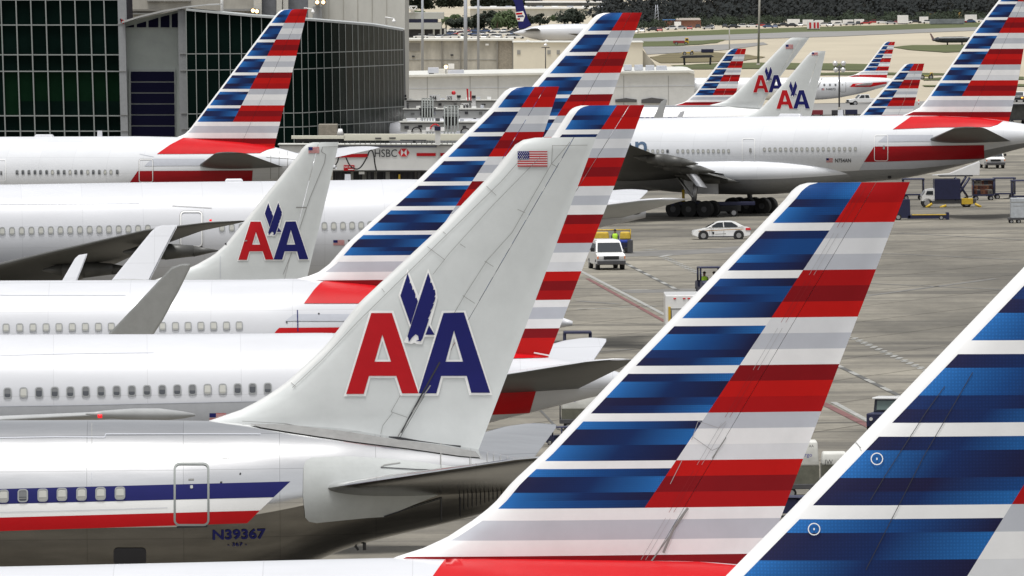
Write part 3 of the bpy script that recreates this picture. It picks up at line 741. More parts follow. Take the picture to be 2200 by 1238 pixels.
def wing_to(P, yt, xt, zt, m=WINGG, root=3.4, lead=13.):
    s = 1 if yt > 0 else -1; a = abs(yt)
    wing(P, 'wing', [(xt-lead-.5, s*2.2, root, 8.5, .12, 0), (xt-lead*.72, s*a*.33, root+.5, 5.6, .12, 0), (xt-lead*.3, s*a*.72, root+(zt-root)*.6, 3.6, .11, 0), (xt, s*a, zt, 2.3, .10, 0)], m)
yl = -24.
w4 = [(232, 719), (352, 592), (371, 572), (392, 565), (413, 565), (410, 575), (385, 625), (349, 690), (330, 719), (318, 740), (212, 742)]
winglet(P, 'winglet', w4, yl, mat('shaded_winglet_grey', (.54, .55, .54), .4, noise=.1), .16, -.3)  # shaded outer face painted greyer than the far white winglet
lp = P.px(412, 566, yl)
decal_pts = [(372, 580), (245, 712)]
xw, zw = P.px(215, 741, yl); wing_to(P, yl, xw, zw+.1)
yl = 24.
winglet(P, 'winglet', [(240, 602), (322, 500), (334, 489), (345, 486), (379, 485), (377, 492), (350, 545), (322, 602), (318, 612), (232, 612)], yl, WHITE, .16, .5)
xw, zw = P.px(235, 610, yl); wing_to(P, yl, xw, zw+.1)
hstab(P, P.px(760, 715, -1.6)[0], 6.0, 1.5, 5.6, 7.7, 5.3, 1.35, 9, WHITE)
# ---- D : mid AA fin
P = Plane('airliner', 45.6, 0, (690, 308), 'airliner seen only by its grey white fin with letters, left of the striped fins')
P.fuselage([(100, 636), (300, 636), (420, 633), (520, 635), (600, 640), (700, 650), (760, 662)], [(420, 812), (600, 740), (700, 700), (760, 680)], 1.95, WHITE, 18, 2.0)
plainfin(P, [(672, 306), (660, 309), (650, 318), (638, 335), (600, 383), (532, 467), (485, 525), (459, 548), (417, 572), (370, 588), (330, 602), (290, 640)],
         [(728, 306), (707, 400), (661, 592), (650, 645)], [(704, 306), (670, 430), (625, 545), (600, 645)], .27)
fD = P.finmap
aa_logo(P, 512, 662.7, 476.4, 558.5, fD)
flag(P, 662.5, 316, 686, 329, fD)
line(P, 'aerial_probe', [(636, 446), (658, 446)], 2.6, LINE, fD, .06); line(P, 'aerial_probe', [(525, 518), (531, 517)], 2.6, LINE, fD, .06)
line(P, 'panel_line', [(693, 316), (690, 326), (700, 332), (697, 350), (668, 420), (658, 448), (628, 540), (608, 590)], 1.1, LINE, fD, .02)
line(P, 'panel_line', [(693, 316), (727, 315)], 1., LINE, fD, .02); line(P, 'panel_line', [(473, 550), (473, 598)], 1., LGREY, fD, .02)
decal(P, 'leading_edge_light', [[rrect(485, 524, 4, 4, 1.5)]], DARK, fD(.04), 12)
yl = 17.
winglet(P, 'winglet', [(134, 602), (160, 556), (168, 549), (186, 546), (184, 554), (166, 602), (164, 612), (128, 612)], yl, WHITE, .12, .5)
xw, zw = P.px(128, 610, yl); wing_to(P, yl, xw, zw+.05, WINGG, 2.6, 9.)
# ---- E : wide body, striped fin behind
P = Plane('wide_body_airliner', 39, 5, (1328, 28), 'long white wide body airliner with oval windows, striped fin highest at top centre')
P.fuselage([(-60, 397), (0, 397), (300, 392), (600, 389), (890, 385), (1050, 392), (1200, 410), (1316, 428), (1383, 436)],
           [(850, 627), (1000, 575), (1150, 525), (1290, 488), (1345, 478), (1386, 468)], 3.1, WHITE, 26, 3.1)
livery(P, [(1298, 28), (1284, 31), (1272, 40), (1262, 52), (1143, 186), (1060, 300), (1020, 345), (985, 372), (950, 388), (900, 410)],
       [(1379, 28), (1313, 213), (1251, 390), (1235, 440)], [(1337, 28), (1090, 415)], [(1356, 28), (1160, 395)], 28, 45.7, .34, 8.5, .42)
fE, uE = P.finmap, P.fus
for k in range(16): window(P, (15+64.5*k)/3.094, 497-.0165*(15+64.5*k)/3.094, 12.5, 18, SHADE, uE(.03), uE(.05), 5.5)
for u, v in ((477, 489.6), (498, 489.2), (519, 488.8), (697, 486), (717, 485.8), (736.7, 485.4), (756.4, 485), (776, 484.6), (795.5, 484)): window(P, u, v, 12.5, 18, SHADE, uE(.03), uE(.05), 5.5)
decal(P, 'door_outline', [ring(411, 492, 48, 77, 9, 2.6)], PWHITE, uE(.05), 12)
decal(P, 'door_seam', [ring(411, 492, 50, 79, 10, 1.1)], LINE, uE(.03), 12)
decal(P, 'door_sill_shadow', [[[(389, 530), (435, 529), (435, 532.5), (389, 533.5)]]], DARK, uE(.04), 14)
decal(P, 'door_window', [[rrect(411, 492, 6, 7, 2)]], LINE, uE(.04), 14)
decal(P, 'registration_letters', None, DGREY, uE(.03), 12, text_flat('N772AN', 748, 527, 12, 76, -.01, 0, .02))
flag(P, 716, 516, 740, 527, uE)
line(P, 'drip_rail', [(370, 442), (455, 447)], 1.0, LINE, uE, .03); line(P, 'panel_line', [(0, 439), (300, 437)], 1, LGREY, uE, .02)
decal(P, 'exhaust_opening', [[rrect(1363, 449, 32, 25, 12)]], DGREY, uE(.03), 12)
decal(P, 'exhaust_opening_inner', [[rrect(1361, 449, 16, 15, 7)]], DARK, uE(.05), 12)
hstab(P, P.px(1110, 470, -2.)[0], 7.15, 1.6, 6.3, 8.9, 6.5, 2.1, 7, (WHITE, WINGG))  # underside shade painted as wing grey
bm = bmesh.new(); x_, z_ = P.px(505, 388); bx(bm, x_-.62, x_+.5, -.25, .25, z_-.2, z_+.10, .12, .06); bmo('aerial_hump', bm, WHITE, P.root)
x_, z_ = P.px(748, 386); boxo('blade_aerial', x_-.2, x_+.15, -.04, .04, z_-.2, z_+.3, WHITE, P.root, .02)
xt, zt_ = P.px(505, 476, -30.4)
wing(P, 'wing', [(xt-21.5, -2.9, 3.3, 14, .11, 0), (xt-16.5, -10, 3.9, 8.6, .11, 0), (xt-9.5, -20, zt_-1.9, 5.0, .10, 0), (xt-4.6, -27, zt_-.55, 3.1, .09, 0), (xt-1.6, -29.6, zt_-.1, 1.9, .08, 0), (xt+.1, -30.6, zt_+.03, .5, .08, 0)], WINGD)
for yy, fx_ in ((-12, -14.), (-18, -8.3), (-23.5, -4.3)):
    zz = 3.9+(zt_-3.9)*(abs(yy)-10)/20
    bm = bmesh.new(); prs = [(-2.2, .05), (-1.2, .35), (0, .45), (1.5, .3), (2.8, .03)]
    for (x, r), (x2, r2) in zip(prs, prs[1:]): cyl(bm, (xt+fx_+1.0+x, yy, zz-.45), (xt+fx_+1.0+x2, yy, zz-.45+.02), r, r2, 12)
    bmo('flap_track_fairing', bm, WINGD, P.root)
x_, z_ = P.px(452, 473.5, -30.2); cylo('navigation_light', (x_-.04, -30.25, z_), (x_+.05, -30.3, z_), .05, mat('lit_red_lamp', (0, 0, 0)), P.root)
engine(P, xt-22.5, -9.8, 1.75, 1.7, 5.2)
# ---- G : wide body at upper left
P = Plane('wide_body_airliner', 27.5, -28, (635, 20), 'white wide body airliner in front of the glass building with striped fin at upper left')
P.fuselage([(-60, 296), (0, 294), (300, 293), (390, 295), (450, 300), (520, 306), (590, 316), (640, 330), (700, 348), (722, 356)],
           [(250, 462), (400, 432), (500, 408), (600, 388), (680, 372), (722, 363)], 3.1, SILV, 28, 3.1)
livery(P, [(618, 20), (606, 21), (597, 27), (588, 38), (536, 107), (423, 258), (408, 278), (396, 289), (378, 296), (350, 318)],
       [(661, 20), (590, 312), (584, 345)], [(629, 20), (495, 281)], [(646, 28), (522, 310)], 20, 35.4, .28, 8.4, .42)
fG, uG = P.finmap, P.fus
for i, x in enumerate((113, 152, 192, 232, 269, 310, 348, 387, 426, 465, 503, 542, 583, 620, 660, 698, 737, 779)):
    window(P, x/3.094, 370.6-(x-113)*.001, 6.6, 11, SHADE if i in (6, 9, 12, 15, 16) else GLASSW, uG(.03), uG(.05), 3)
window(P, 2.5, 372, 4.5, 10, GLASSW, uG(.03), uG(.05), 2)
decal(P, 'red_tail_band', [[[(394, 296), (365, 311), (337, 331), (450, 330.5), (559, 329), (573, 322), (592, 317), (590, 313), (520, 306), (450, 300)]]], RED, uG(.03), 8)
decal(P, 'red_lower_band', [[[(296, 367.5), (279, 392), (275, 410), (540, 410), (543, 366.5)]]], DRED, uG(.03), 8)
decal(P, 'grey_body_band', [[[(318, 349), (330, 341), (440, 341), (440, 356), (310, 357)]]], LGREY, uG(.02), 8)
decal(P, 'door_outline', [ring(313.5, 367, 30, 50, 5, 1.2)], PWHITE, uG(.05), 8)
decal(P, 'door_seam', [ring(313.5, 367, 31.5, 51.5, 5, .8)], LINE, uG(.045), 8)
decal(P, 'door_outline', [ring(-2, 366, 30, 47, 5, 1.2)], PWHITE, uG(.05), 8)
line(P, 'panel_line', [(300, 331), (330, 337)], 1, LGREY, uG, .02)
for u in (582, 600, 618): line(P, 'panel_line', [(u, 325), (u-1, 385)], 1, LINE, uG, .03, 6)
for v in (338, 356): line(P, 'panel_line', [(572, v), (640, v+4)], 1, LINE, uG, .03, 6)
hstab(P, P.px(420, 358, -2.6)[0], P.px(420, 356, -2.6)[1], 2.0, 7.2, 8.9, 6.6, 2.6, 7.5, WINGD, sides=(-1,))  # near tailplane painted dark for its shaded underside, far one stays white
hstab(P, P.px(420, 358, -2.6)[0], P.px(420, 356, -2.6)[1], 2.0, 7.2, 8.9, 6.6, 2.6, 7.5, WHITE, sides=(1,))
x_, z_ = P.px(215, 293); boxo('blade_aerial', x_-.25, x_+.2, -.04, .04, z_-.2, z_+.45, WHITE, P.root, .02)
x_, z_ = P.px(95, 293); bm = bmesh.new(); bx(bm, x_-.9, x_+.9, -.3, .3, z_-.2, z_+.15, .15, .08); bmo('aerial_hump', bm, WHITE, P.root)
# ---- R : wide body at upper right
P = Plane('wide_body_airliner', 26, -28, (2240, -10), 'white wide body airliner across the upper right, main wheels visible on the apron')
RP = P
P.fuselage([(1345, 255), (1400, 254), (1500, 252), (1700, 250), (1940, 248), (2020, 248), (2100, 252), (2160, 260), (2230, 272), (2290, 284), (2330, 292)],
           [(1840, 393), (1940, 385), (2050, 360), (2130, 337), (2200, 316), (2330, 298)], 3.1, (SILV, mat('shaded_belly_paint', (.26, .265, .27), .35, noise=.1)), .5, 3.1, cutz=-.66)  # belly shade painted as a darker grey on the lowest faces
livery(P, [(2185, -25), (2172, -22), (2160, -14), (2148, -2), (2095, 66), (1990, 215), (1975, 232), (1955, 242), (1935, 250), (1900, 275)],
       [(2240, -27), (2200, 100), (2185, 190), (2168, 258), (2160, 290)], [(2205, -25), (2063, 219)], [(2228, -25), (2165, 80), (2085, 255)], -25, 33.9, .28, 8.4, .42)
fR, uR = P.finmap, P.fus
xs = [270+58.5*k for k in range(9)]+[858+60*k for k in range(11)]
for i, x in enumerate(xs): window(P, 1300+x/5.5, 325.5-.002*x/5.5, 6.2, 9, GLASSW if i == 8 else SHADE, uR(.03), uR(.05), 2.8)
for k in range(18): window(P, 1642+k*11.5, 321.5-k*.07, 6.2, 9, SHADE, uR(.03), uR(.05), 2.8)
decal(P, 'red_tail_band', [[[(1918, 278), (1935, 266), (1957, 250.5), (2020, 249.5), (2100, 253), (2155, 260), (2143, 268), (2127, 273), (2016, 274)]]], RED, uR(.03), 8)
decal(P, 'red_lower_band', [[[(1878, 315), (2114, 312), (2115, 341), (1900, 347.5), (1856, 348.5)]]], DRED, uR(.03), 8)
decal(P, 'white_lower_band', [[[(1856, 349), (1900, 348), (2110, 342), (2070, 352), (1960, 363), (1845, 366)]]], LGREY, uR(.025), 8)
decal(P, 'grey_body_band', [[[(1893, 300), (1905, 290), (2005, 290), (2000, 304), (1886, 305)]]], LGREY, uR(.02), 8)
decal(P, 'door_outline', [ring(1608, 324, 28, 54, 5, 1.4)], PWHITE, uR(.05), 8)
decal(P, 'door_outline', [ring(1893, 318, 30, 57, 5, 1.2)], PWHITE, uR(.05), 8)
decal(P, 'door_handle', [[rrect(1612, 323, 5, 9, 1.5)]], LINE, uR(.05), 8); decal(P, 'door_handle', [[rrect(1899, 317, 4, 8, 1.5)]], LINE, uR(.06), 8)
decal(P, 'title_letters', None, mat('title_grey_blue', (.07, .12, .20), .4), uR(.028), 8, text_flat('an', 1335, 334, 44, 55, -.008, 0, .01))
decal(P, 'registration_letters', None, DGREY, uR(.03), 12, text_flat('N754AN', 1794, 349, 8, 34, 0, 0, .02))
flag(P, 1775, 340, 1789, 349, uR)
decal(P, 'vent_hole', [[rrect(1911, 381, 8, 6, 2.5)]], DARK, uR(.03), 12)
x_, z_ = P.px(1807, 249); boxo('blade_aerial', x_-.3, x_+.2, -.04, .04, z_-.2, z_+.5, WHITE, P.root, .02)
x_, z_ = P.px(1698, 249); bm = bmesh.new(); bx(bm, x_-1.1, x_+1.1, -.3, .3, z_-.2, z_+.18, .15, .08); bmo('aerial_hump', bm, WHITE, P.root)
hstab(P, P.px(1990, 302, -2.6)[0], P.px(1990, 301, -2.6)[1], 2.0, 7.2, 8.9, 6.6, 2.6, 7.5, WINGD, sides=(-1,))  # shade under the near tailplane painted over the whole of it
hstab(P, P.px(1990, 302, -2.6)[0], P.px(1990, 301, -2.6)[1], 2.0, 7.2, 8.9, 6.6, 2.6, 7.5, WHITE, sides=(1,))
# belly fairing, wing, gear
xr, zr = P.px(1560, 392, -3.)
V = []; Fc = []; n = 24
ss = [(-16, .2, .3), (-13, 2.6, 1.2), (-8, 3.5, 1.75), (0, 3.7, 1.9), (4, 3.4, 1.7), (8, 2.6, 1.25), (11, 1.5, .7), (13.5, .3, .2)]
for x, w, h in ss:
    for i in range(n):
        a = 2*math.pi*i/n; V.append((xr+x+1.2, w*math.sin(a), 3.55+h*.1*0+h*math.cos(a)+(1.9-h)*.25))
for j in range(len(ss)-1):
    for i in range(n): Fc.append((j*n+i, j*n+(i+1) % n, (j+1)*n+(i+1) % n, (j+1)*n+i))
fb = mk('belly_fairing', V, Fc, [SILV, MATS['shaded_belly_paint']], P.root, True, [1 if math.cos(2*math.pi*((f % n)+.5)/n) < -.25 else 0 for f in range(len(Fc))])  # lower faces take the painted belly shade
md = fb.modifiers.new('s', 'SUBSURF'); md.levels = md.render_levels = 1
for sd in (-1, 1):
    wing(P, 'wing', [(xr-13.0, sd*2.6, 3.5, 13, .12, 0), (xr-8.0, sd*10, 4.35, 8.6, .12, .03), (xr-3.9, sd*19, 5.7, 5.4, .11, .03), (xr-.6, sd*27.5, 7.0, 2.8, .09, 0), (xr+1.4, sd*30.4, 7.4, .6, .08, 0)], WINGD)
wing(P, 'flap', [(xr-.8, -3.4, 3.35, 2.4, .12, .22), (xr-.1, -9.3, 4.05, 2.2, .12, .22)], WINGD)
wing(P, 'flap', [(xr+.1, -10.8, 4.2, 1.9, .12, .22), (xr+.9, -18.5, 5.5, 1.5, .12, .22)], WINGD)
wing(P, 'aileron', [(xr-.1, -9.0, 4.1, 2.1, .13, .85), (xr+.1, -11.3, 4.25, 2.0, .13, .85)], WHITE)
for yy in (-6, -13, -18.5):
    bm = bmesh.new(); prs = [(-3, .05), (-1.6, .42), (0, .5), (1.6, .35), (3, .03)]
    for (x, r), (x2, r2) in zip(prs, prs[1:]): cyl(bm, (xr-.5+abs(yy+6)*.22+x, yy, 3.3+abs(yy+6)*.14-x*.1), (xr-.5+abs(yy+6)*.22+x2, yy, 3.3+abs(yy+6)*.14-x2*.1), r, r2, 12)
    bmo('flap_track_fairing', bm, WINGD, P.root, True)
engine(P, xr-14.5, -9.8, 2.05, 1.7, 5.4)
g = gnd(1476, 489); dx_, dy_ = g.x-P.X0, g.y-P.Y0
gx = dx_*P.c+dy_*P.sn
for sd in (-1, 1):
    lg = empty('landing_gear', (0, 0, 0)); lg.parent = P.root
    cx = xr-1.9; cy = sd*5.4
    cylo('strut', (cx, cy, .7), (cx, cy*.85, 4.), .22, RIM, lg); cylo('brace', (cx, cy, 1.6), (cx-2.2, cy*.8, 3.6), .1, RIM, lg)
    cylo('bogie_beam', (cx-1.5, cy, .68), (cx+1.5, cy, .68), .15, DGREY, lg)
    for k in (-1.45, 0, 1.45):
        for t in (-.62, .62):
            bm = bmesh.new(); cyl(bm, (cx+k, cy+t-.24, .66), (cx+k, cy+t+.24, .70), .70, n=24); w_ = bmo('wheel', bm, TIRE, lg)
            cylo('rim', (cx+k, cy+t-.26, .68), (cx+k, cy+t+.26, .68), .26, DGREY, w_)
    boxo('gear_door', cx-1.6, cx+1.6, cy*.72-.04, cy*.72+.04, 1.9, 3.3, SILV, lg)
# ---- far airliners
P = Plane('airliner', 20, -3, (1718, 81), 'far airliner with a lettered grey white fin, taller left one of two')
P.fuselage([(1200, 228), (1330, 227), (1560, 226), (1640, 232), (1690, 240), (1730, 246)], [(1520, 310), (1640, 275), (1730, 252)], 1.9, METAL, 22, 2.0)
plainfin(P, [(1702, 81), (1696, 83), (1688, 90), (1600, 181), (1575, 205), (1555, 219), (1520, 227), (1500, 234)], [(1740, 80), (1650, 200), (1634, 238)], [(1722, 80), (1665, 170), (1640, 236)] and [(1724, 80), (1625, 236)], .27)
P.TE = sorted((q[1], q[0]) for q in (P.px(1740, 80), P.px(1636, 238)))
aa_logo(P, 1618, 1684, 161.6, 199, P.finmap, step=20)
flag(P, 1688, 96, 1704, 105, P.finmap)
decal(P, 'white_body_band', [[[(1190, 231), (1560, 231), (1640, 236), (1600, 254), (1190, 254)]]], PWHITE, P.fus(.02), 10)
decal(P, 'blue_body_stripe', [[[(1190, 253), (1585, 251), (1580, 256), (1190, 258)]]], BLUE, P.fus(.04), 10)
for k in range(16): window(P, 1385+k*12, 254.5, 5, 5, SHADE, P.fus(.05), P.fus(.06), 1.5)
winglet(P, 'winglet', [(1403, 256), (1420, 219), (1427, 214), (1434, 214), (1430, 226), (1423, 256)], -17.5, WINGG, .12)
xw, zw = P.px(1404, 255, -17.5); wing_to(P, -17.5, xw, zw, WINGG, 2.8, 9.)
P = Plane('airliner', 21, -3, (1757, 110), 'far airliner with a lettered grey white fin, lower right one of two')
P.fuselage([(1300, 254), (1500, 254), (1620, 252), (1700, 256), (1780, 264)], [(1560, 330), (1700, 290), (1780, 270)], 1.7, WHITE, 20, 1.8)
plainfin(P, [(1747, 110), (1741, 113), (1733, 121), (1655, 212), (1636, 232), (1620, 242), (1598, 250), (1570, 258)], [(1774, 109), (1743, 249), (1740, 262)], [(1762, 109), (1712, 262)], .25)
aa_logo(P, 1668, 1740, 194, 234, P.finmap, step=20)
flag(P, 1744, 113, 1757, 119, P.finmap)
winglet(P, 'winglet', [(1452, 256), (1462, 240), (1472, 238), (1464, 256)], -14, WHITE, .12)
xw, zw = P.px(1450, 256, -14); wing_to(P, -14, xw, zw, WINGG, 2.2, 7.)
P = Plane('airliner', 17, -4, (1586, 105), 'far airliner with a small striped fin left of the two lettered fins')
P.fuselage([(1200, 229), (1380, 228), (1440, 226), (1520, 228), (1600, 236), (1640, 244)], [(1420, 300), (1560, 265), (1640, 250)], 1.9, WHITE, 18, 2.0)
livery(P, [(1573, 105), (1567, 107), (1560, 114), (1548, 130), (1492, 202), (1475, 217), (1460, 223), (1442, 228), (1425, 240)], [(1603, 105), (1583, 194), (1572, 245)], [(1585, 105), (1532, 203)], [(1594, 105), (1540, 240)], 105, 14.6, .27, 8.2, .22)
decal(P, 'red_tail_band', [[[(1480, 219), (1477, 228), (1580, 232), (1575, 219)]]], RED, P.fus(.03), 8)
P = Plane('airliner', 22, -6, (1964, 137), 'far airliner showing only its small striped fin over the wide body fuselage')
P.fuselage([(1500, 277), (1700, 276), (1850, 275), (1950, 280), (2040, 290)], [(1850, 350), (1950, 320), (2040, 296)], 1.9, WHITE, 18, 2.0)
livery(P, [(1949, 137), (1943, 139), (1937, 145), (1851, 245), (1835, 262), (1810, 273), (1790, 285)], [(1986, 136), (1960, 244), (1950, 285)], [(1964, 137), (1884, 264)], [(1974, 137), (1915, 285)], 137, 18.9, .27, 7.6, .22)
P = Plane('regional_jet', 14, -6, (1912, 90), 'small regional jet far behind with round windows, a door and a striped fin')
P.fuselage([(1560, 167), (1700, 167), (1790, 166), (1850, 165), (1900, 167), (1935, 172)], [(1700, 219), (1752, 215.5), (1800, 211), (1850, 201), (1910, 184), (1935, 178)], 1.6, SILV, 12, 1.72)
livery(P, [(1905, 90), (1900, 92), (1896, 97), (1855, 151), (1838, 160), (1821, 165), (1800, 172)], [(1923, 90), (1905, 166), (1902, 178)], [(1912, 90), (1882, 151)], [(1917, 90), (1878, 170)], 90, 9.1, .25, 8.1, .18)
uS = P.fus
for u in (1771, 1783, 1795): window(P, u, 182.5, 4.5, 5.5, GLASSW, uS(.03), uS(.04), 2.)
window(P, 1810, 182, 3, 3, SHADE, uS(.03), uS(.04), 1.4)
decal(P, 'door_outline', [ring(1811, 185, 13, 27, 3, .8)], LINE, uS(.04), 8)
decal(P, 'red_body_band', [[[(1826, 187), (1832, 180), (1905, 176), (1905, 180), (1870, 187)]]], RED, uS(.03), 8)
decal(P, 'red_tail_band', [[[(1842, 167.5), (1847, 161), (1906, 161), (1905, 167.5)]]], RED, P.finmap(.03), 8)
decal(P, 'registration_letters', None, DGREY, uS(.03), 12, text_flat('N4073', 1775, 194, 4.5, 20, 0, 0, .02))
flag(P, 1765, 190, 1771, 194, uS)
line(P, 'body_joint', [(1766, 168), (1757, 188)], 2, LINE, uS, .04, 6)
hstab(P, P.px(1850, 190)[0]-1, 2.9, 1.0, 2.6, 4, 2.2, 1., 6, SILV)
# ---- cargo jet facing the other way
P = Plane('cargo_jet', 7.6, 180, (1120, -20), 'white cargo jet far off by the trees with a dark blue fin', near=1, group='aircraft far beyond the ramp buildings')
P.fuselage([(1288, 51.5), (1240, 51.5), (1180, 52.5), (1145, 57), (1118, 65), (1103, 70)], [(1200, 90), (1165, 88), (1140, 83), (1120, 77), (1103, 71.5)], 2.4, WHITE, .5, 2.55)
V = []
fc = [(1096, -12), (1120, -12), (1126, 14), (1134, 40), (1142, 55), (1128, 62), (1114, 62), (1112, 40), (1106, 10)]
winglet(P, 'fin', fc, 0, BLUE, .5)
mpc = lambda off: (lambda u, v: (lambda q: (q[0], .25+off, q[1]))(P.ray(u, v, .25)))
decal(P, 'white_emblem', [[[(1107, 27), (1124, 24), (1128, 34), (1124, 46), (1112, 46), (1109, 38)]]], PWHITE, mpc(.05), 20)
decal(P, 'red_emblem', [[[(1108, 28), (1122, 27), (1122, 31), (1109, 32)]], [[(1110, 40), (1117, 39), (1117, 43), (1112, 43)]]], LOGOR, mpc(.12), 20)
decal(P, 'blue_emblem', [[[(1112, 34), (1124, 33), (1126, 36), (1112, 37)]]], BLUE, mpc(.12), 20)
wing(P, 'tailplane', [(P.px(1120, 71)[0]-5.5, 1.2, 5.2-1, 5, .08, 0), (P.px(1120, 71)[0]-6.0+1.2, 6.5, 4.9, 2, .08, 0)], DGREY)
wing(P, 'wing', [(P.px(1250, 84)[0]-6, 1.5, 2.6, 7, .1, 0), (P.px(1250, 84)[0]+2, 17, 3.4, 2, .08, 0)], WINGD)
# ================================================================== GROUND
def ground_mat():
    m = D.materials.new('apron_concrete'); m.use_nodes = True; nt = m.node_tree; N = nt.nodes; L = nt.links; b = N['Principled BSDF']
    b.inputs['Roughness'].default_value = .85; b.inputs['Specular IOR Level'].default_value = .25
    tc = N.new('ShaderNodeTexCoord')
    def noise(sc, s, det=6, rough=.65):
        mp = N.new('ShaderNodeMapping'); mp.inputs['Scale'].default_value = sc; L.new(tc.outputs['Object'], mp.inputs[0])
        n = N.new('ShaderNodeTexNoise'); n.inputs['Scale'].default_value = s; n.inputs['Detail'].default_value = det; n.inputs['Roughness'].default_value = rough
        L.new(mp.outputs[0], n.inputs['Vector']); return n.outputs[0]
    def mixc(f, a, b_, mode='MIX'):
        x = N.new('ShaderNodeMix'); x.data_type = 'RGBA'; x.blend_type = mode
        if isinstance(f, float): x.inputs[0].default_value = f
        else: L.new(f, x.inputs[0])
        for i, c in ((6, a), (7, b_)):
            if isinstance(c, tuple): x.inputs[i].default_value = (*c, 1)
            else: L.new(c, x.inputs[i])
        return x.outputs[2]
    def rng(s, a, b_, c=0., d=1.):
        r = N.new('ShaderNodeMapRange'); r.inputs[1].default_value = a; r.inputs[2].default_value = b_; r.inputs[3].default_value = c; r.inputs[4].default_value = d
        L.new(s, r.inputs[0]); return r.outputs[0]
    base = mixc(rng(noise((.05, .012, 1), 1., 5), .35, .65), (.128, .119, .100), (.290, .268, .220))
    streak = mixc(rng(noise((.012, .11, 1), 1.2, 9, .72), .47, .66), base, (.088, .083, .074))
    streak = mixc(rng(noise((.06, .30, 1), 1., 7, .7), .58, .75), streak, (.31, .29, .24))
    fine = rng(noise((1.2, .35, 1), 1.3, 6, .8), .25, .75, .80, 1.14)
    mx = mixc(1., streak, fine, 'MULTIPLY')
    # slab joints
    br = N.new('ShaderNodeTexBrick'); mp = N.new('ShaderNodeMapping'); mp.inputs['Rotation'].default_value = (0, 0, .35)
    L.new(tc.outputs['Object'], mp.inputs[0]); L.new(mp.outputs[0], br.inputs[0])
    br.inputs['Scale'].default_value = 1.; br.inputs['Brick Width'].default_value = 7.6; br.inputs['Row Height'].default_value = 7.6; br.offset = 0
    br.inputs['Mortar Size'].default_value = .10; br.inputs['Color1'].default_value = br.inputs['Color2'].default_value = (1, 1, 1, 1); br.inputs['Mortar'].default_value = (.50, .49, .47, 1)
    L.new(mixc(1., mx, br.outputs[0], 'MULTIPLY'), b.inputs['Base Color'])
    return m
APRON = ground_mat()
SAND = mat('pale_limestone_ground', (.44, .39, .295), .95, noise=.16, nscale=.02, stretch=(1, .25, 1))
def struct(o, k='structure'): o['kind'] = k; return o
struct(mk('ground', [(-9000, -800, 0), (9000, -800, 0), (9000, 26000, 0), (-9000, 26000, 0)], [(0, 1, 2, 3)], SAND))
def gpoly(name, pts, m, z=.02, n=1):
    P_ = [gnd(u, v) for u, v in pts]; 
    o = mk(name, [(p.x, p.y, z) for p in P_], [tuple(range(len(P_)))], m); return o
struct(mk('apron', [(-700, -800, .03), (900, -800, .03), (900, 1230, .03), (300, 1330, .03), (-700, 1330, .03)], [(0, 1, 2, 3, 4)], APRON))
def wavy(pts, n=10, amp=1.2, seed=1):
    rr = random.Random(seed); out = []
    for i in range(len(pts)):
        a, b = pts[i], pts[(i+1) % len(pts)]
        for k in range(n):
            t = k/n; w = amp*(rr.random()-.5)
            out.append((a[0]+(b[0]-a[0])*t, a[1]+(b[1]-a[1])*t+w))
    return out
struct(gpoly('far_grass', wavy([(1330, 74), (1480, 67), (1700, 60), (1900, 54), (2300, 44), (2300, 56), (1900, 70), (1680, 74), (1500, 82), (1340, 86)], 6, 1), GRASS_, .06))
struct(gpoly('taxiway', wavy([(1340, 84), (1480, 78), (1700, 70), (1900, 66), (2300, 52), (2300, 58), (1960, 72), (1800, 79), (1640, 84), (1480, 90), (1370, 92)], 4, .5), ASPH, .10))
struct(gpoly('taxiway_grass', wavy([(1370, 90), (1480, 89), (1560, 86), (1540, 93), (1470, 99), (1370, 102)], 5, 1), GRASS_, .14))
struct(gpoly('taxiway', wavy([(1380, 101), (1480, 100), (1640, 92), (1650, 96), (1560, 108), (1480, 113), (1390, 118)], 4, .5), ASPH, .10))
struct(gpoly('brown_grass', wavy([(1395, 124), (1440, 116), (1530, 113), (1600, 118), (1645, 124), (1600, 131), (1520, 135), (1420, 137)], 5, 1), BGRASS, .14))
struct(gpoly('grass_strip', wavy([(1440, 142), (1540, 137), (1660, 136), (1870, 139), (1870, 153), (1640, 149), (1480, 150)], 5, 1), GRASS_, .14))
struct(gpoly('grass_strip', wavy([(1755, 158), (1860, 156), (2060, 160), (2060, 163), (1860, 162), (1755, 163)], 5, 1), GRASS_, .14))
struct(gpoly('grass_strip', wavy([(1980, 170), (2060, 166), (2200, 166), (2200, 172), (2060, 173), (1985, 174)], 5, 1), GRASS_, .14))
struct(gpoly('grass_strip', wavy([(1980, 185), (2100, 182), (2220, 183), (2220, 187), (1990, 188)], 5, 1), GRASS_, .14))
struct(gpoly('grass_island', wavy([(1915, 102), (1960, 98), (2090, 97), (2170, 100), (2150, 110), (2030, 114), (1950, 108)], 5, 1), GRASS_, .14))
struct(gpoly('service_road', [(1700, 225), (2260, 214), (2260, 240), (1700, 250)], ASPH, .12))
PAINTW = mat('worn_white_ground_paint', (.36, .36, .34), .8, noise=.5, nscale=1.5)
PAINTR = mat('worn_red_ground_paint', (.19, .085, .08), .85, noise=.4, nscale=.8)
PAINTK = mat('worn_black_ground_paint', (.10, .10, .095), .85, noise=.4, nscale=1.5)
PATCH = mat('tar_patch', (.175, .17, .16), .85, noise=.35, nscale=.4)
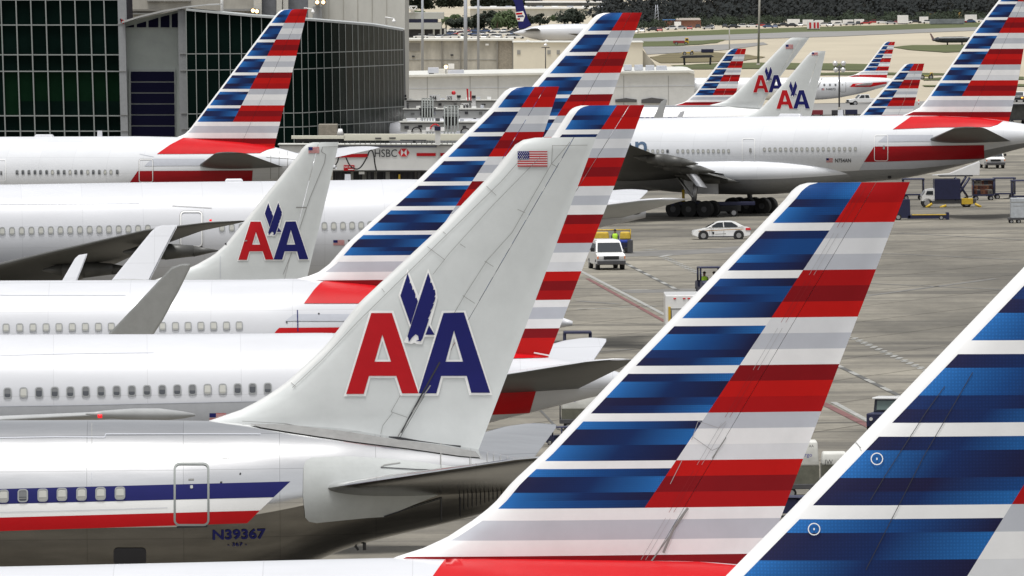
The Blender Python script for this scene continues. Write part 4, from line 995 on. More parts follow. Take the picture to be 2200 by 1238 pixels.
def gline(name, a, b, w, m, z=.05, dash=None):
    A_, B_2 = gnd(*a), gnd(*b); d = (B_2-A_); L = d.length; d /= L; n = Vector((-d.y, d.x, 0))*w/2
    V = []; Fc = []
    segs = [(0, L)] if not dash else [(t, min(L, t+dash[0])) for t in [i*dash[1]+(dash[2] if len(dash) > 2 else 0) for i in range(int(L/dash[1])+1)]]
    for s, e in segs:
        if e <= s: continue
        k = len(V)
        for p in (A_+d*s+n, A_+d*e+n, A_+d*e-n, A_+d*s-n): V.append((p.x, p.y, z))
        Fc.append((k, k+1, k+2, k+3))
    return struct(mk(name, V, Fc, m))
gline('apron_line', (1335, 563), (1456, 625), .32, PAINTK, .05); gline('apron_line_dashes', (1335, 563), (1456, 625), .30, PAINTW, .056, (4, 9))
gline('apron_line', (1795, 785), (1960, 866), .32, PAINTK, .05); gline('apron_line_dashes', (1795, 785), (1960, 866), .30, PAINTW, .056, (4, 9))
gline('apron_line', (1240, 580), (1440, 684), .30, PAINTW, .05); gline('apron_line', (1262, 600), (1440, 699), .30, PAINTR, .05)
gline('apron_line', (1765, 867), (1890, 930), .42, PAINTR, .05); gline('apron_line', (1790, 866), (1900, 925), .3, PAINTW, .05)
for a, b in (((1420, 553), (1504, 592)), ((1822, 725), (1990, 800))):
    gline('zipper_marking', a, b, .3, PAINTW, .05, (1.2, 3.0)); gline('zipper_marking', (a[0]+9, a[1]), (b[0]+9, b[1]), .3, PAINTW, .05, (1.2, 3.0, 1.5))
gline('apron_line', (1420, 553), (1440, 549), .5, PAINTW, .05)
struct(gpoly('tar_patch', wavy([(1320, 542), (1480, 538), (1640, 528), (1640, 538), (1480, 549), (1320, 554)], 5, 2), PATCH, .04))
struct(gpoly('tar_patch', wavy([(1330, 624), (1520, 621), (1520, 631), (1350, 631)], 5, 2), PATCH, .04))
gline('worn_marking', (1240, 666), (1315, 664), .5, PAINTW, .05, (5, 7)); gline('worn_marking', (1330, 662), (1410, 659), .4, PAINTW, .05, (4, 6))
gline('worn_marking', (1350, 625), (1430, 623), .7, PAINTW, .05, (1.5, 3)); gline('worn_marking', (1380, 539), (1410, 537), .5, PAINTW, .05)
gline('slab_crack', (1700, 912), (1880, 908), .22, PAINTK, .05); gline('slab_crack', (1700, 930), (1880, 928), .12, PAINTK, .05); gline('slab_crack', (1150, 872), (1200, 925), .12, PAINTK, .05)
gline('slab_crack', (1240, 690), (1420, 700), .1, PAINTK, .05)
for a, b in (((1240, 648), (1330, 655)), ((1930, 502), (2260, 520)), ((1880, 545), (2200, 560)), ((1860, 610), (2180, 625)), ((1840, 640), (2140, 600)), ((1240, 760), (1360, 752))):
    gline('tyre_mark', a, b, .5, PATCH, .045)
# ================================================================== PEOPLE
def person(name, loc, rz, seated, label, vest=HIVIS):
    root = empty(name, loc, rz, label, 'person')
    hz = .50 if seated else .92
    J = {'pelvis': (0, 0, hz, .14), 'waist': (0, 0, hz+.18, .125), 'chest': (0, 0, hz+.40, .15), 'neck': (0, 0, hz+.56, .06), 'chin': (-.03, 0, hz+.63, .075), 'head': (-.01, 0, hz+.73, .10), 'crown': (0, 0, hz+.80, .07)}
    E_ = [('pelvis', 'waist'), ('waist', 'chest'), ('chest', 'neck'), ('neck', 'chin'), ('chin', 'head'), ('head', 'crown')]
    for s, t in ((1, 'l'), (-1, 'r')):
        if seated:
            J.update({'hip'+t: (0, s*.09, hz-.02, .095), 'kn'+t: (-.43, s*.11, hz+.02, .06), 'an'+t: (-.42, s*.11, .09, .045), 'toe'+t: (-.58, s*.11, .04, .035),
                      'sh'+t: (0, s*.20, hz+.50, .06), 'el'+t: (-.10, s*.25, hz+.22, .045), 'wr'+t: (-.36, s*.17, hz+.27, .03)})
            hand = (-.36, s*.17, hz+.27); dr = (-1, 0, 0)
        else:
            J.update({'hip'+t: (0, s*.09, hz-.05, .095), 'kn'+t: (-.02, s*.10, .49, .065), 'an'+t: (0, s*.10, .09, .045), 'toe'+t: (-.16, s*.11, .04, .035),
                      'sh'+t: (0, s*.20, hz+.50, .06), 'el'+t: (.02, s*.25, hz+.22, .045), 'wr'+t: (-.12, s*.26, hz, .03)})
        E_ += [('pelvis', 'hip'+t), ('hip'+t, 'kn'+t), ('kn'+t, 'an'+t), ('an'+t, 'toe'+t), ('chest', 'sh'+t), ('sh'+t, 'el'+t), ('el'+t, 'wr'+t)]
        wx, wy, wz, _ = J['wr'+t]; d = (-1, 0, .1) if seated else (-.3, 0, -.95)
        J['palm'+t] = (wx+d[0]*.06, wy, wz+d[2]*.06, .03); E_.append(('wr'+t, 'palm'+t))
        for k in range(4):
            yy = wy+s*(.024-.016*k)
            J['f%d' % k+t] = (wx+d[0]*(.13+.01*(k in (1, 2))), yy, wz+d[2]*.13, .009); E_.append(('palm'+t, 'f%d' % k+t))
        J['th'+t] = (wx+d[0]*.08, wy-s*.05, wz+d[2]*.08, .011); E_.append(('palm'+t, 'th'+t))
    ks = list(J); me = D.meshes.new('body'); me.from_pydata([J[k][:3] for k in ks], [(ks.index(a), ks.index(b)) for a, b in E_], [])
    o = D.objects.new('body', me); COL.objects.link(o)
    m = o.modifiers.new('s', 'SKIN'); sv = me.skin_vertices[0].data
    for i, k in enumerate(ks): sv[i].radius = (J[k][3], J[k][3]); sv[i].use_root = (k == 'pelvis')
    m2 = o.modifiers.new('b', 'SUBSURF'); m2.levels = 1; m2.render_levels = 1
    dg = bpy.context.evaluated_depsgraph_get(); em = D.meshes.new_from_object(o.evaluated_get(dg)); D.objects.remove(o)
    em.materials.clear(); em.materials.append(SKIN); em.materials.append(CLOTH)
    for p in em.polygons:
        p.use_smooth = True
        z = p.center.z; p.material_index = 1 if (z < hz+.55 and abs(p.center.y) < .30 and not (abs(p.center.y) > .14 and (p.center.x < -.30 and seated and z > hz+.1))) else 0
    b = D.objects.new('body', em); COL.objects.link(b); b.parent = root
    bm = bmesh.new(); n = 16; rings = []
    for z, rx, ry in ((hz+.02, .155, .19), (hz+.25, .15, .185), (hz+.45, .165, .22), (hz+.53, .10, .17), (hz+.56, .07, .08)):
        rings.append([bm.verts.new((rx*math.cos(2*math.pi*i/n), ry*math.sin(2*math.pi*i/n), z)) for i in range(n)])
    for a, c in zip(rings, rings[1:]):
        for i in range(n): bm.faces.new((a[i], a[(i+1) % n], c[(i+1) % n], c[i]))
    bmo('vest', bm, vest, root, True)
    bm = bmesh.new(); bmesh.ops.create_icosphere(bm, subdivisions=2, radius=.115)
    for v in bm.verts:
        v.co.z = max(v.co.z, -.02); v.co += Vector((.008, 0, hz+.765))
    bmo('hair', bm, HAIR, root, True)
    return root
# ================================================================== VEHICLES (x = length, front at -x)
def wheel(par, x, y, r, w):
    bm = bmesh.new(); cyl(bm, (x, y-w/2, r), (x, y+w/2, r), r, n=20); o = bmo('wheel', bm, TIRE, par)
    s = -1 if y < 0 else 1
    cylo('rim', (x, y+s*(w/2-.01), r), (x, y+s*(w/2+.015), r), r*.58, RIM, o); return o
def sedan(loc, rz, label):
    r = empty('patrol_car', loc, rz, label, 'car')
    bm = bmesh.new()
    prism(bm, [(-2.22, .35), (-2.25, .55), (-2.12, .72), (-1.25, .90), (2.0, .98), (2.2, .90), (2.26, .55), (2.2, .30), (1.75, .22), (-1.8, .20)], -.88, .88, inset=lambda z: .10*(z > .8)+.03*(z < .3))
    bmesh.ops.bevel(bm, geom=bm.edges[:], offset=.05, segments=2, affect='EDGES'); bmo('body', bm, VWHITE, r, True, 40)
    bm = bmesh.new()
    prism(bm, [(-1.25, .88), (-.45, 1.32), (-.15, 1.42), (.75, 1.44), (1.1, 1.36), (1.85, .97)], -.80, .80, inset=lambda z: .16*max(0, (z-.9)/.5))
    bmesh.ops.bevel(bm, geom=bm.edges[:], offset=.04, segments=2, affect='EDGES'); bmo('cabin', bm, VWHITE, r, True, 40)
    for s in (-1, 1):
        y0 = lambda z: s*(.80-.16*max(0, (z-.9)/.5)+.012)
        for pts in ([(-.95, .95), (-.32, 1.31), (.12, 1.35), (.15, .96)], [(.22, .96), (.19, 1.36), (.80, 1.34), (1.28, 1.05), (1.2, .97)]):
            mk('side_window', [(x, y0(z), z) for x, z in pts], [tuple(range(len(pts)))], VGLASS, r)
        mk('check_stripe', [(x, s*.893, z) for x, z in ((-1.75, .66), (1.7, .80), (1.7, .85), (-1.75, .71))], [(0, 1, 2, 3)], mat('gold_stripe_paint', (.42, .22, .05), .5), r)
        mk('door_badge', [(x, s*.897, z) for x, z in ((-.70, .44), (-.55, .44), (-.55, .62), (-.70, .62))], [(0, 1, 2, 3)], DARK, r)
        mk('door_badge', [(x, s*.897, z) for x, z in ((-.5, .42), (.35, .45), (.35, .50), (-.5, .47))], [(0, 1, 2, 3)], LINE, r)
        for x in (-1.38, 1.33): wheel(r, x, s*.80, .335, .22)
        for x in (-.92, .17, 1.12): mk('door_seam', [(x, s*.894, .32), (x+.02, s*.894, .32), (x+.02, s*.894, .78), (x, s*.894, .78)], [(0, 1, 2, 3)], LINE, r)
        boxo('side_sill', -1.0, .95, s*.87-.03, s*.87+.03, .20, .29, DARK, r)
        for x in (-1.38, 1.33):
            bm = bmesh.new(); cyl(bm, (x, s*.86, .35), (x, s*.895, .35), .40, n=24); bmo('wheel_arch', bm, DARK, r)
        boxo('mirror', -.85, -.70, s*.98-.09, s*.98+.09, .92, 1.04, VWHITE, r, 0, .02)
    mk('windscreen', [(-1.18, -.68, .95), (-1.18, .68, .95), (-.50, .60, 1.325), (-.50, -.60, 1.325)], [(0, 1, 2, 3)], VGLASS, r)
    mk('rear_window', [(1.80, -.66, 1.02), (1.80, .66, 1.02), (1.18, .58, 1.35), (1.18, -.58, 1.35)], [(0, 1, 2, 3)], VGLASS, r)
    for s in (-1, 1):
        boxo('tail_lamp', 1.85, 2.24, s*.72-.17, s*.72+.17, .74, .90, REDL, r, .02)
        boxo('headlamp', -2.18, -1.85, s*.68-.16, s*.68+.16, .60, .72, CHROME, r, .02)
    return r
def van(loc, rz, label):
    r = empty('van', loc, rz, label, 'van')
    bm = bmesh.new()
    prism(bm, [(-2.55, .45), (-2.6, .95), (-2.45, 1.12), (-1.75, 1.25), (2.6, 1.25), (2.65, .45), (2.3, .38), (-2.3, .38)], -.98, .98)
    bmesh.ops.bevel(bm, geom=bm.edges[:], offset=.07, segments=2, affect='EDGES'); bmo('body', bm, VWHITE, r, True, 40)
    bm = bmesh.new()
    prism(bm, [(-1.85, 1.2), (-1.1, 1.92), (-.7, 2.06), (2.4, 2.06), (2.62, 1.2)], -.96, .96, inset=lambda z: .13*max(0, (z-1.2)/.86))
    bmesh.ops.bevel(bm, geom=bm.edges[:], offset=.07, segments=2, affect='EDGES'); bmo('cabin', bm, VWHITE, r, True, 40)
    mk('windscreen', [(-1.83, -.86, 1.27), (-1.83, .86, 1.27), (-1.17, .76, 1.88), (-1.17, -.76, 1.88)], [(0, 1, 2, 3)], VGLASS, r)
    for s in (-1, 1):
        y0 = lambda z: s*(.975-.13*max(0, (z-1.2)/.86))
        for pts in ([(-1.45, 1.32), (-1.02, 1.82), (-.35, 1.82), (-.35, 1.32)], [(-.2, 1.32), (-.2, 1.82), (1.0, 1.82), (1.0, 1.32)], [(1.15, 1.32), (1.15, 1.82), (2.35, 1.82), (2.45, 1.32)]):
            mk('side_window', [(x, y0(z), z) for x, z in pts], [tuple(range(4))], VGLASS, r)
        for x in (-1.75, 1.75): wheel(r, x, s*.86, .38, .26)
        boxo('mirror', -1.55, -1.40, s*1.16-.12, s*1.16+.12, 1.28, 1.55, BLACK, r, 0, .02)
        boxo('headlamp', -2.60, -2.5, s*.72-.17, s*.72+.17, .78, .96, CHROME, r, 0, .01)
        boxo('indicator_lamp', -2.60, -2.5, s*.93-.04, s*.93+.04, .80, .98, ORANGE, r)
    boxo('grille', -2.63, -2.55, -.53, .53, .76, .99, BLACK, r, 0, .01)
    boxo('bumper', -2.74, -2.5, -.98, .98, .42, .68, DGREY, r, 0, .03)
    return r
def tug(loc, rz, label, crew=True, n=None):
    r = empty('baggage_tug', loc, rz, label, 'tug')
    bm = bmesh.new(); prism(bm, [(-1.5, .25), (-1.5, .8), (-1.35, .95), (-.45, 1.0), (-.4, .55), (.5, .55), (.55, 1.0), (1.4, 1.0), (1.5, .85), (1.5, .25)], -.68, .68)
    bmesh.ops.bevel(bm, geom=bm.edges[:], offset=.03, segments=1, affect='EDGES'); bmo('body', bm, NAVY, r)
    for x, y in ((-.45, -.66), (-.45, .66), (.68, -.66), (.68, .66)): cylo('post', (x, y, .95), (x, y, 1.78), .06, NAVY, r, n=8)
    boxo('canopy', -.6, .8, -.72, .72, 1.76, 1.86, NAVY, r, .02, .02)
    boxo('seat', .1, .5, -.55, .55, .55, .70, BLACK, r, 0, .02)
    for s in (-1, 1):
        for x in (-1.0, .95): wheel(r, x, s*.62, .28, .2)
        boxo('tail_lamp', 1.49, 1.53, s*.3-.05, s*.3+.05, .62, .72, REDL, r)
    boxo('number_plate', 1.49, 1.52, -.12, .12, .86, .94, PWHITE, r)
    return r
def pickup(loc, rz, label):
    r = empty('pickup_truck', loc, rz, label, 'pickup truck')
    bm = bmesh.new(); prism(bm, [(-2.6, .5), (-2.6, .95), (-1.3, 1.1), (2.6, 1.1), (2.65, .5)], -.92, .92); bmesh.ops.bevel(bm, geom=bm.edges[:], offset=.05, segments=1, affect='EDGES'); bmo('body', bm, VWHITE, r)
    bm = bmesh.new(); prism(bm, [(-1.35, 1.08), (-.75, 1.7), (.55, 1.72), (.75, 1.08)], -.85, .85, inset=lambda z: .12*max(0, (z-1.1)/.6)); bmo('cabin', bm, VWHITE, r)
    for s in (-1, 1):
        for pts in ([(-1.1, 1.14), (-.68, 1.6), (-.18, 1.6), (-.18, 1.14)], [(-.08, 1.14), (-.08, 1.6), (.48, 1.6), (.6, 1.14)]):
            mk('side_window', [(x, s*(.862-.12*max(0, (z-1.1)/.6)), z) for x, z in pts], [(0, 1, 2, 3)], VGLASS, r)
        for x in (-1.7, 1.6): wheel(r, x, s*.82, .38, .24)
        boxo('headlamp', -2.63, -2.55, s*.7-.15, s*.7+.15, .75, .9, CHROME, r)
    mk('windscreen', [(-1.33, -.7, 1.14), (-1.33, .7, 1.14), (-.80, .65, 1.66), (-.80, -.65, 1.66)], [(0, 1, 2, 3)], VGLASS, r)
    boxo('grille', -2.66, -2.58, -.5, .5, .62, .9, BLACK, r); boxo('bumper', -2.72, -2.55, -.9, .9, .42, .6, DGREY, r)
    return r
def cart(loc, rz, label, cargo=None, name='baggage_cart', cat='baggage cart', group=None, frame=NAVY, top=True, L=1.5):
    r = empty(name, loc, rz, label, cat, group)
    boxo('deck', -L, L, -.75, .75, .42, .55, frame, r, 0, .02)
    for x in (-L+.05, L-.05):
        for y in (-.7, .7): cylo('post', (x, y, .5), (x, y, 1.85), .05, frame, r, n=8)
    if top: boxo('canopy', -L-.05, L+.05, -.8, .8, 1.82, 1.95, frame, r, .03, .02)
    boxo('end_panel', -L, -L+.06, -.66, .66, .55, 1.7, frame, r); boxo('end_panel', L-.06, L, -.66, .66, .55, 1.7, frame, r)
    for s in (-1, 1):
        for x in (-L*.7, L*.7): wheel(r, x, s*.6, .22, .14)
    cylo('tow_bar', (-L, 0, .4), (-L-.7, 0, .3), .04, DGREY, r, n=8)
    return r
def bags(loc, rz, n, L, label, group):
    rr = random.Random(n*7+int(loc[0]))
    cols = [(.16, .05, .03), (.03, .03, .05), (.10, .04, .03), (.25, .10, .05), (.05, .06, .12), (.20, .18, .15)]
    c, s = math.cos(rz), math.sin(rz)
    for k in range(n):
        x = -L*.85+(k % 5)*L*1.7/4.3; z = .56+(k//5)*.42
        bm = bmesh.new(); w, h = .22+rr.random()*.08, .36+rr.random()*.05
        bx(bm, -w, w, -.45, -.45+.6+rr.random()*.2, 0, h, .01, .04)
        ci = rr.randrange(6)
        o = bmo('suitcase', bm, mat('suitcase_fabric_%d' % ci, cols[ci], .7, noise=.2), None)
        boxo('handle', -.07, .07, -.49, -.45, h*.45, h*.6, BLACK, o)
        o.location = (loc[0]+x*c, loc[1]+x*s, loc[2]+z); o.rotation_euler = (0, 0, rz+rr.uniform(-.1, .1))
        tag(o, label, 'suitcase', group)
# ================================================================== VEHICLES PLACED
def sc(v): return (v+57)/20.5
PI = math.pi
sedan(gnd(1549, 515), .02, 'white patrol sedan with a thin gold side stripe driving on the apron')
van(gnd(1303, 579), math.radians(97), 'white passenger van with black grille facing the camera')
g = gnd(1524, 636); tg = tug((g.x, g.y, 0), math.radians(-82), 'navy baggage tug seen from behind, two people in yellow vests aboard')
for dx, lb in ((-.30, 'person in a yellow vest driving the navy tug, on the left seat'), (.32, 'person in a yellow vest on the right seat of the navy tug')):
    person('person', (g.x+dx, g.y+.2, .18), math.radians(-82)+0, True, lb)
# yellow and blue loader behind the van
g = gnd(1305, 545)
r = empty('belt_loader', (g.x, g.y, 0), 0, 'blue loader vehicle with yellow load and rails just behind the white van', 'belt loader')
boxo('chassis', -1.6, 1.75, -1.0, 1.0, .3, .8, NAVY, r, 0, .03); boxo('deck', -1.7, 1.75, -1.0, 1.0, .82, 1.0, mat('bright_blue_paint', (.03, .07, .42), .4), r, 0, .02)
for x in (-1.1, 1.2):
    for s in (-1, 1): wheel(r, x, s*.85, .36, .26)
for x in (-1.6, 1.7): cylo('rail_post', (x, .8, .98), (x, .8, 1.72), .04, YEL, r, n=8)
cylo('rail', (-1.6, .8, 1.70), (1.7, .8, 1.70), .05, YEL, r, n=8); boxo('side_box', 1.45, 1.85, -1.3, -.5, .1, 1.0, DGREY, r)
for x0, x1 in ((-1.5, .15), (.9, 1.7)):
    bm = bmesh.new(); bx(bm, x0, x1, -.1, .75, 1.01, 1.58, .06, .1); o = bmo('yellow_bundle', bm, YEL); o.location = (g.x, g.y, 0)
    tag(o, 'yellow wrapped bundle lying on the blue loader, %s' % ('the wider one' if x0 < 0 else 'the narrow one at its right end'), 'bundle')
person('person', (g.x+.55, g.y-1.2, .02), math.radians(90), False, 'person in a yellow vest standing by the blue loader behind the van')
# box truck behind the near fin
g = gnd(1489, 768)
r = empty('box_truck', (g.x, g.y, 0), 0, 'white box truck whose rear door shows left of the near striped fin', 'truck')
boxo('box', -1.45, 1.45, 0, 6, .95, 3.3, VWHITE, r, 0, .04); boxo('rear_door', -1.12, 1.12, -.05, .0, 1.05, 2.55, mat('roller_door_grey', (.6, .6, .6), .5), r)
boxo('door_frame_post', -1.3, -1.17, -.06, 0, .95, 2.7, YEL, r); boxo('door_frame_post', -1.2, -1.12, -.03, 0, 1.0, 2.5, DARK, r)
boxo('door_header', -1.2, 1.2, -.06, 0, 2.56, 2.62, LINE, r)
for x in (-.95, -.45, -.2, .05): boxo('marker_lamp', x-.07, x+.07, -.03, 0, 3.1, 3.16, REDL, r)
boxo('bumper', -1.3, 1.3, -.2, .1, .5, .75, DGREY, r)
for s in (-1, 1):
    bm = bmesh.new(); cyl(bm, (s*1.1-.14, 1.2, .45), (s*1.1+.14, 1.2, .45), .45, n=20); bmo('wheel', bm, TIRE, r)
# tug frames and cargo on the lower apron
g = gnd(1241, 801); t = tug((g.x, g.y, 0), math.radians(-88), 'navy tug canopy frame standing beyond the white tailplane'); t.scale = (1, 1, 1.15)
def cargo_cart(loc, rz, label, w, h0, h1, text, txt2=None, extra=True):
    r = empty('cargo_container', loc, rz, label, 'cargo container')
    boxo('base_frame', -w-.1, w+.1, -.9, .9, .35, .55, DGREY, r, 0, .02); boxo('lower_panel', -w, w, -.85, .85, .55, h0, mat('olive_grey_cover', (.13, .13, .10), .8, noise=.3), r)
    bm = bmesh.new(); bx(bm, -w, w, -.85, .85, h0, h1, .06, .07); bmo('cover', bm, mat('white_canvas_cover', (.62, .62, .58), .8, noise=.15, nscale=1.5, bump=.5, bscale=2.), r, True, 50)
    for s in (-1, 1):
        for x in (-w*.75, w*.75): wheel(r, x, s*.75, .2, .14)
    if text:
        b = text_flat(text[0], text[1], 0, text[3]); V = []
        for v in b.verts: v.co = (v.co.x, -.89, text[2]-v.co.y)
        bmo('cover_lettering', b, mat('purple_blue_ink', (.05, .04, .30), .6), r)
    if txt2:
        b = text_flat(txt2[0], txt2[1], 0, txt2[3])
        for v in b.verts: v.co = (v.co.x, -.89, txt2[2]-v.co.y)
        bmo('cover_lettering', b, DARK, r)
    return r
g = gnd(1262, 925); cargo_cart((g.x, g.y, 0), 0, 'white covered cargo container behind the tailplane, left of the near fin', 1.15, .98, 1.75, ('Cargo', -.98, 1.38, .17))
g = gnd(1215, 958); t = tug((g.x, g.y, 0), 2.2, 'navy tug half hidden by the white tailplane left of the near fin'); t.scale = (.6, .6, .45)
cylo('latch_post', (-1.22, -.8, .5), (-1.22, -.8, 1.5), .03, DGREY, D.objects['cargo_container'])
g = gnd(1725, 1068); cargo_cart((g.x, g.y, 0), 0, 'pale cargo container lettered go, between the two big striped fins', .62, 1.25, 2.2, ('Cargo', -.18, 1.62, .15), ('AA', .22, 1.98, .1))
g = gnd(1793, 1060); cargo_cart((g.x, g.y, 0), 0, 'white cargo container with black letters beside the big fin leading edge', .52, 1.15, 1.62, None, ('JW', -.42, 1.20, .17))
g = gnd(1722, 1052)
cn = empty('safety_cone', (g.x, g.y, 0), 0, 'small yellow cone in front of the cargo container', 'safety cone'); bm = bmesh.new(); cyl(bm, (0, 0, .03), (0, 0, .42), .13, .03, 14); bmo('cone_body', bm, YEL, cn); boxo('cone_base', -.16, .16, -.16, .16, 0, .035, YEL, cn)
g = gnd(1740, 1066); t = tug((g.x, g.y-1.4, 0), 0, 'low dark platform under the cargo between the fins') if False else None
g = gnd(1686, 1112); cart((g.x, g.y, 0), 1.2, 'navy cart corner peeking out beside the big fin edge', group=None, L=.5).scale = (1, 1, .42)
g = gnd(1908, 926)
r = empty('tow_tractor', (g.x, g.y, 0), math.radians(78), 'dark closed cab tow tractor with lit headlamp beside the leading edge of the right fin', 'tractor')
boxo('body', -1.5, 1.4, -.72, .72, .25, .85, NAVY, r, 0, .05); boxo('cab', -.2, 1.3, -.62, .62, .85, 1.42, mat('dark_cab_paint', (.03, .035, .05), .4), r, .05, .03)
boxo('roof', -.3, 1.35, -.66, .66, 1.42, 1.50, VWHITE, r, 0, .02); mk('windscreen', [(-.215, -.48, .95), (-.215, .48, .95), (-.17, .45, 1.36), (-.17, -.45, 1.36)], [(0, 1, 2, 3)], mat('pale_green_glass', (.16, .22, .20), .15), r)
for s in (-1, 1):
    mk('side_window', [(0, s*.625, .95), (0, s*.60, 1.34), (1.1, s*.60, 1.34), (1.1, s*.625, .95)], [(0, 1, 2, 3)], mat('pale_green_glass', (.16, .22, .20), .15), r)
    for x in (-1.0, .95): wheel(r, x, s*.64, .28, .2)
cylo('lamp_arm', (-.3, -.66, .80), (-.4, -.86, .82), .03, DGREY, r, n=6); cylo('headlamp', (-.36, -.88, .84), (-.46, -.88, .84), .085, mat('lit_headlamp', (1, 1, 1), .3, emis=(1, .97, .9), estr=5), r)
cylo('headlamp', (-1.5, .5, .6), (-1.56, .5, .6), .08, CHROME, r)
# ---- right hand service equipment
g = gnd(2131, 362); van((g.x, g.y, 0), math.radians(96), 'white van facing the camera under the tail cone at the right edge')
GC = 'navy covered baggage carts in the row under the right tail'
first = None
for i, (u, v) in enumerate(((2112, 431), (2158, 428), (2196, 434), (1962, 430))):
    g = gnd(u, v)
    if first is None:
        first = cart((g.x, g.y, 0), .03, 'navy covered baggage cart with brown suitcases, leftmost of the row', group=GC, L=.95); c_ = first
    else:
        c_ = copy_tree(first); c_.location = (g.x, g.y, 0); c_['label'] = ['', 'second navy baggage cart, directly right of the suitcase cart', 'navy baggage cart at the frame edge behind the white container', 'navy baggage cart standing left of the lift truck'][i]
g = gnd(2112, 431); bags((g.x, g.y, 0), .03, 15, .85, 'brown or dark suitcase stacked in the open navy baggage cart', 'suitcases in the leftmost baggage cart')
g = gnd(2045, 446)
r = empty('lift_truck', (g.x, g.y, 0), .02, 'dark catering lift truck with white cab and yellow stabilisers under the tail', 'lift truck')
s_ = sc(446)
def U(u): return (u-2045)/s_
def Z(v): return (446-v)/s_
boxo('chassis', U(1984), U(2095), -1, 1, .35, .75, DGREY, r, 0, .03); boxo('body', U(2007), U(2062), -1.1, 1.1, .7, Z(385), NAVY, r, 0, .04)
bm = bmesh.new(); prism(bm, [(U(1980), .6), (U(1981), 1.0), (U(1990), Z(407)), (U(2007), Z(405)), (U(2007), .6)], -1, 1); bmo('cab', bm, VWHITE, r)
mk('windscreen', [(U(1979)-.02, -.85, 1.05), (U(1979)-.02, .85, 1.05), (U(1987), .8, Z(409)), (U(1987), -.8, Z(409))], [(0, 1, 2, 3)], VGLASS, r)
mk('side_window', [(U(1988), -1.02, Z(418)), (U(1991), -1.02, Z(410)), (U(2004), -1.02, Z(410)), (U(2004), -1.02, Z(418))], [(0, 1, 2, 3)], VGLASS, r)
for a, b in (((2050, 430), (2082, 382)), ((2050, 382), (2078, 425)), ((2062, 400), (2074, 380))): cylo('scissor_arm', (U(a[0]), -1, Z(a[1])), (U(b[0]), -1, Z(b[1])), .10, NAVY, r, n=8)
boxo('platform', U(2018), U(2088), -1.1, 1.1, Z(380), Z(377), DARK, r); 
bm = bmesh.new(); prism(bm, [(U(2004), Z(377)), (U(2040), Z(374)), (U(2104), Z(349)), (U(2102), Z(377.5))], -1.05, 1.05); bmo('white_conveyor_cover', bm, VWHITE, r)
boxo('yellow_ballast', U(2064), U(2088), -1.2, -.9, Z(439), Z(426), YEL, r, 0, .03)
for a, b in (((2001, 437), (1988, 447)), ((2031, 441), (2018, 449)), ((2092, 438), (2105, 447))): cylo('stabiliser_leg', (U(a[0]), -1.2, Z(a[1])), (U(b[0]), -1.3, max(.04, Z(b[1]))), .11, YEL, r, n=8)
for u in (1991, 2075):
    for s in (-1, 1): wheel(r, U(u), s*.85, .42, .3)
g = gnd(1990, 473)
r = empty('belt_loader', (g.x, g.y, 0), 0, 'low navy belt loader with a yellow edged bed right of the near fin tip', 'belt loader')
s_ = sc(473)
boxo('bed', (1950-1990)/s_, 1.72, -.7, .7, .12, .42, NAVY, r, 0, .03); boxo('yellow_edge', -1.2, 1.6, -.72, .3, .42, .47, YEL, r); boxo('bed_end', 1.62, 1.85, -.75, .75, .05, .62, NAVY, r)
bm = bmesh.new(); prism(bm, [((1922-1990)/s_, .2), ((1935-1990)/s_, 1.15), ((1940-1990)/s_, 1.72), ((1955-1990)/s_, 1.72), ((1956-1990)/s_, .2)], -.7, .7); bmo('drive_unit', bm, NAVY, r)
wheel(r, (1930-1990)/s_, -.65, .27, .2); wheel(r, 1.2, -.65, .2, .2); wheel(r, (1930-1990)/s_, .65, .27, .2)
g = gnd(2192, 480)
r = empty('cargo_container', (g.x, g.y, 0), 0, 'pale metal cargo container on a low dolly at the right edge', 'cargo container')
bm = bmesh.new(); bx(bm, -.78, 1.0, -.8, .8, .45, 2.05, 0, .03); bmo('box', bm, mat('container_aluminium', (.52, .55, .58), .4, metal=.3, noise=.2), r)
boxo('dolly', -1.0, 1.3, -.85, .85, .3, .44, DGREY, r)
for x in (-.75, -.15, .9): wheel(r, x, -.7, .17, .12); wheel(r, x, .7, .17, .12)
boxo('stripe', -.77, .98, -.81, -.80, 1.70, 1.76, LINE, r); boxo('stripe', -.6, .9, -.81, -.80, 1.40, 1.44, LINE, r)
# gear behind the main wheels
g = gnd(1535, 466)
r = empty('conveyor_loader', (g.x, g.y, 0), 0, 'long navy conveyor loader in the shade behind the main wheels', 'belt loader')
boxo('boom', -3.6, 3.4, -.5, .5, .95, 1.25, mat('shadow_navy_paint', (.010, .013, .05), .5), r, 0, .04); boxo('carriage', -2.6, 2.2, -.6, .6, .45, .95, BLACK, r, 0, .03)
for x in (-2, 1.6):
    for s in (-1, 1): wheel(r, x, s*.7, .34, .22)
cylo('yellow_post', (-2.6, -.5, 1.3), (-2.6, -.5, 2.3), .12, YEL, r, n=8)
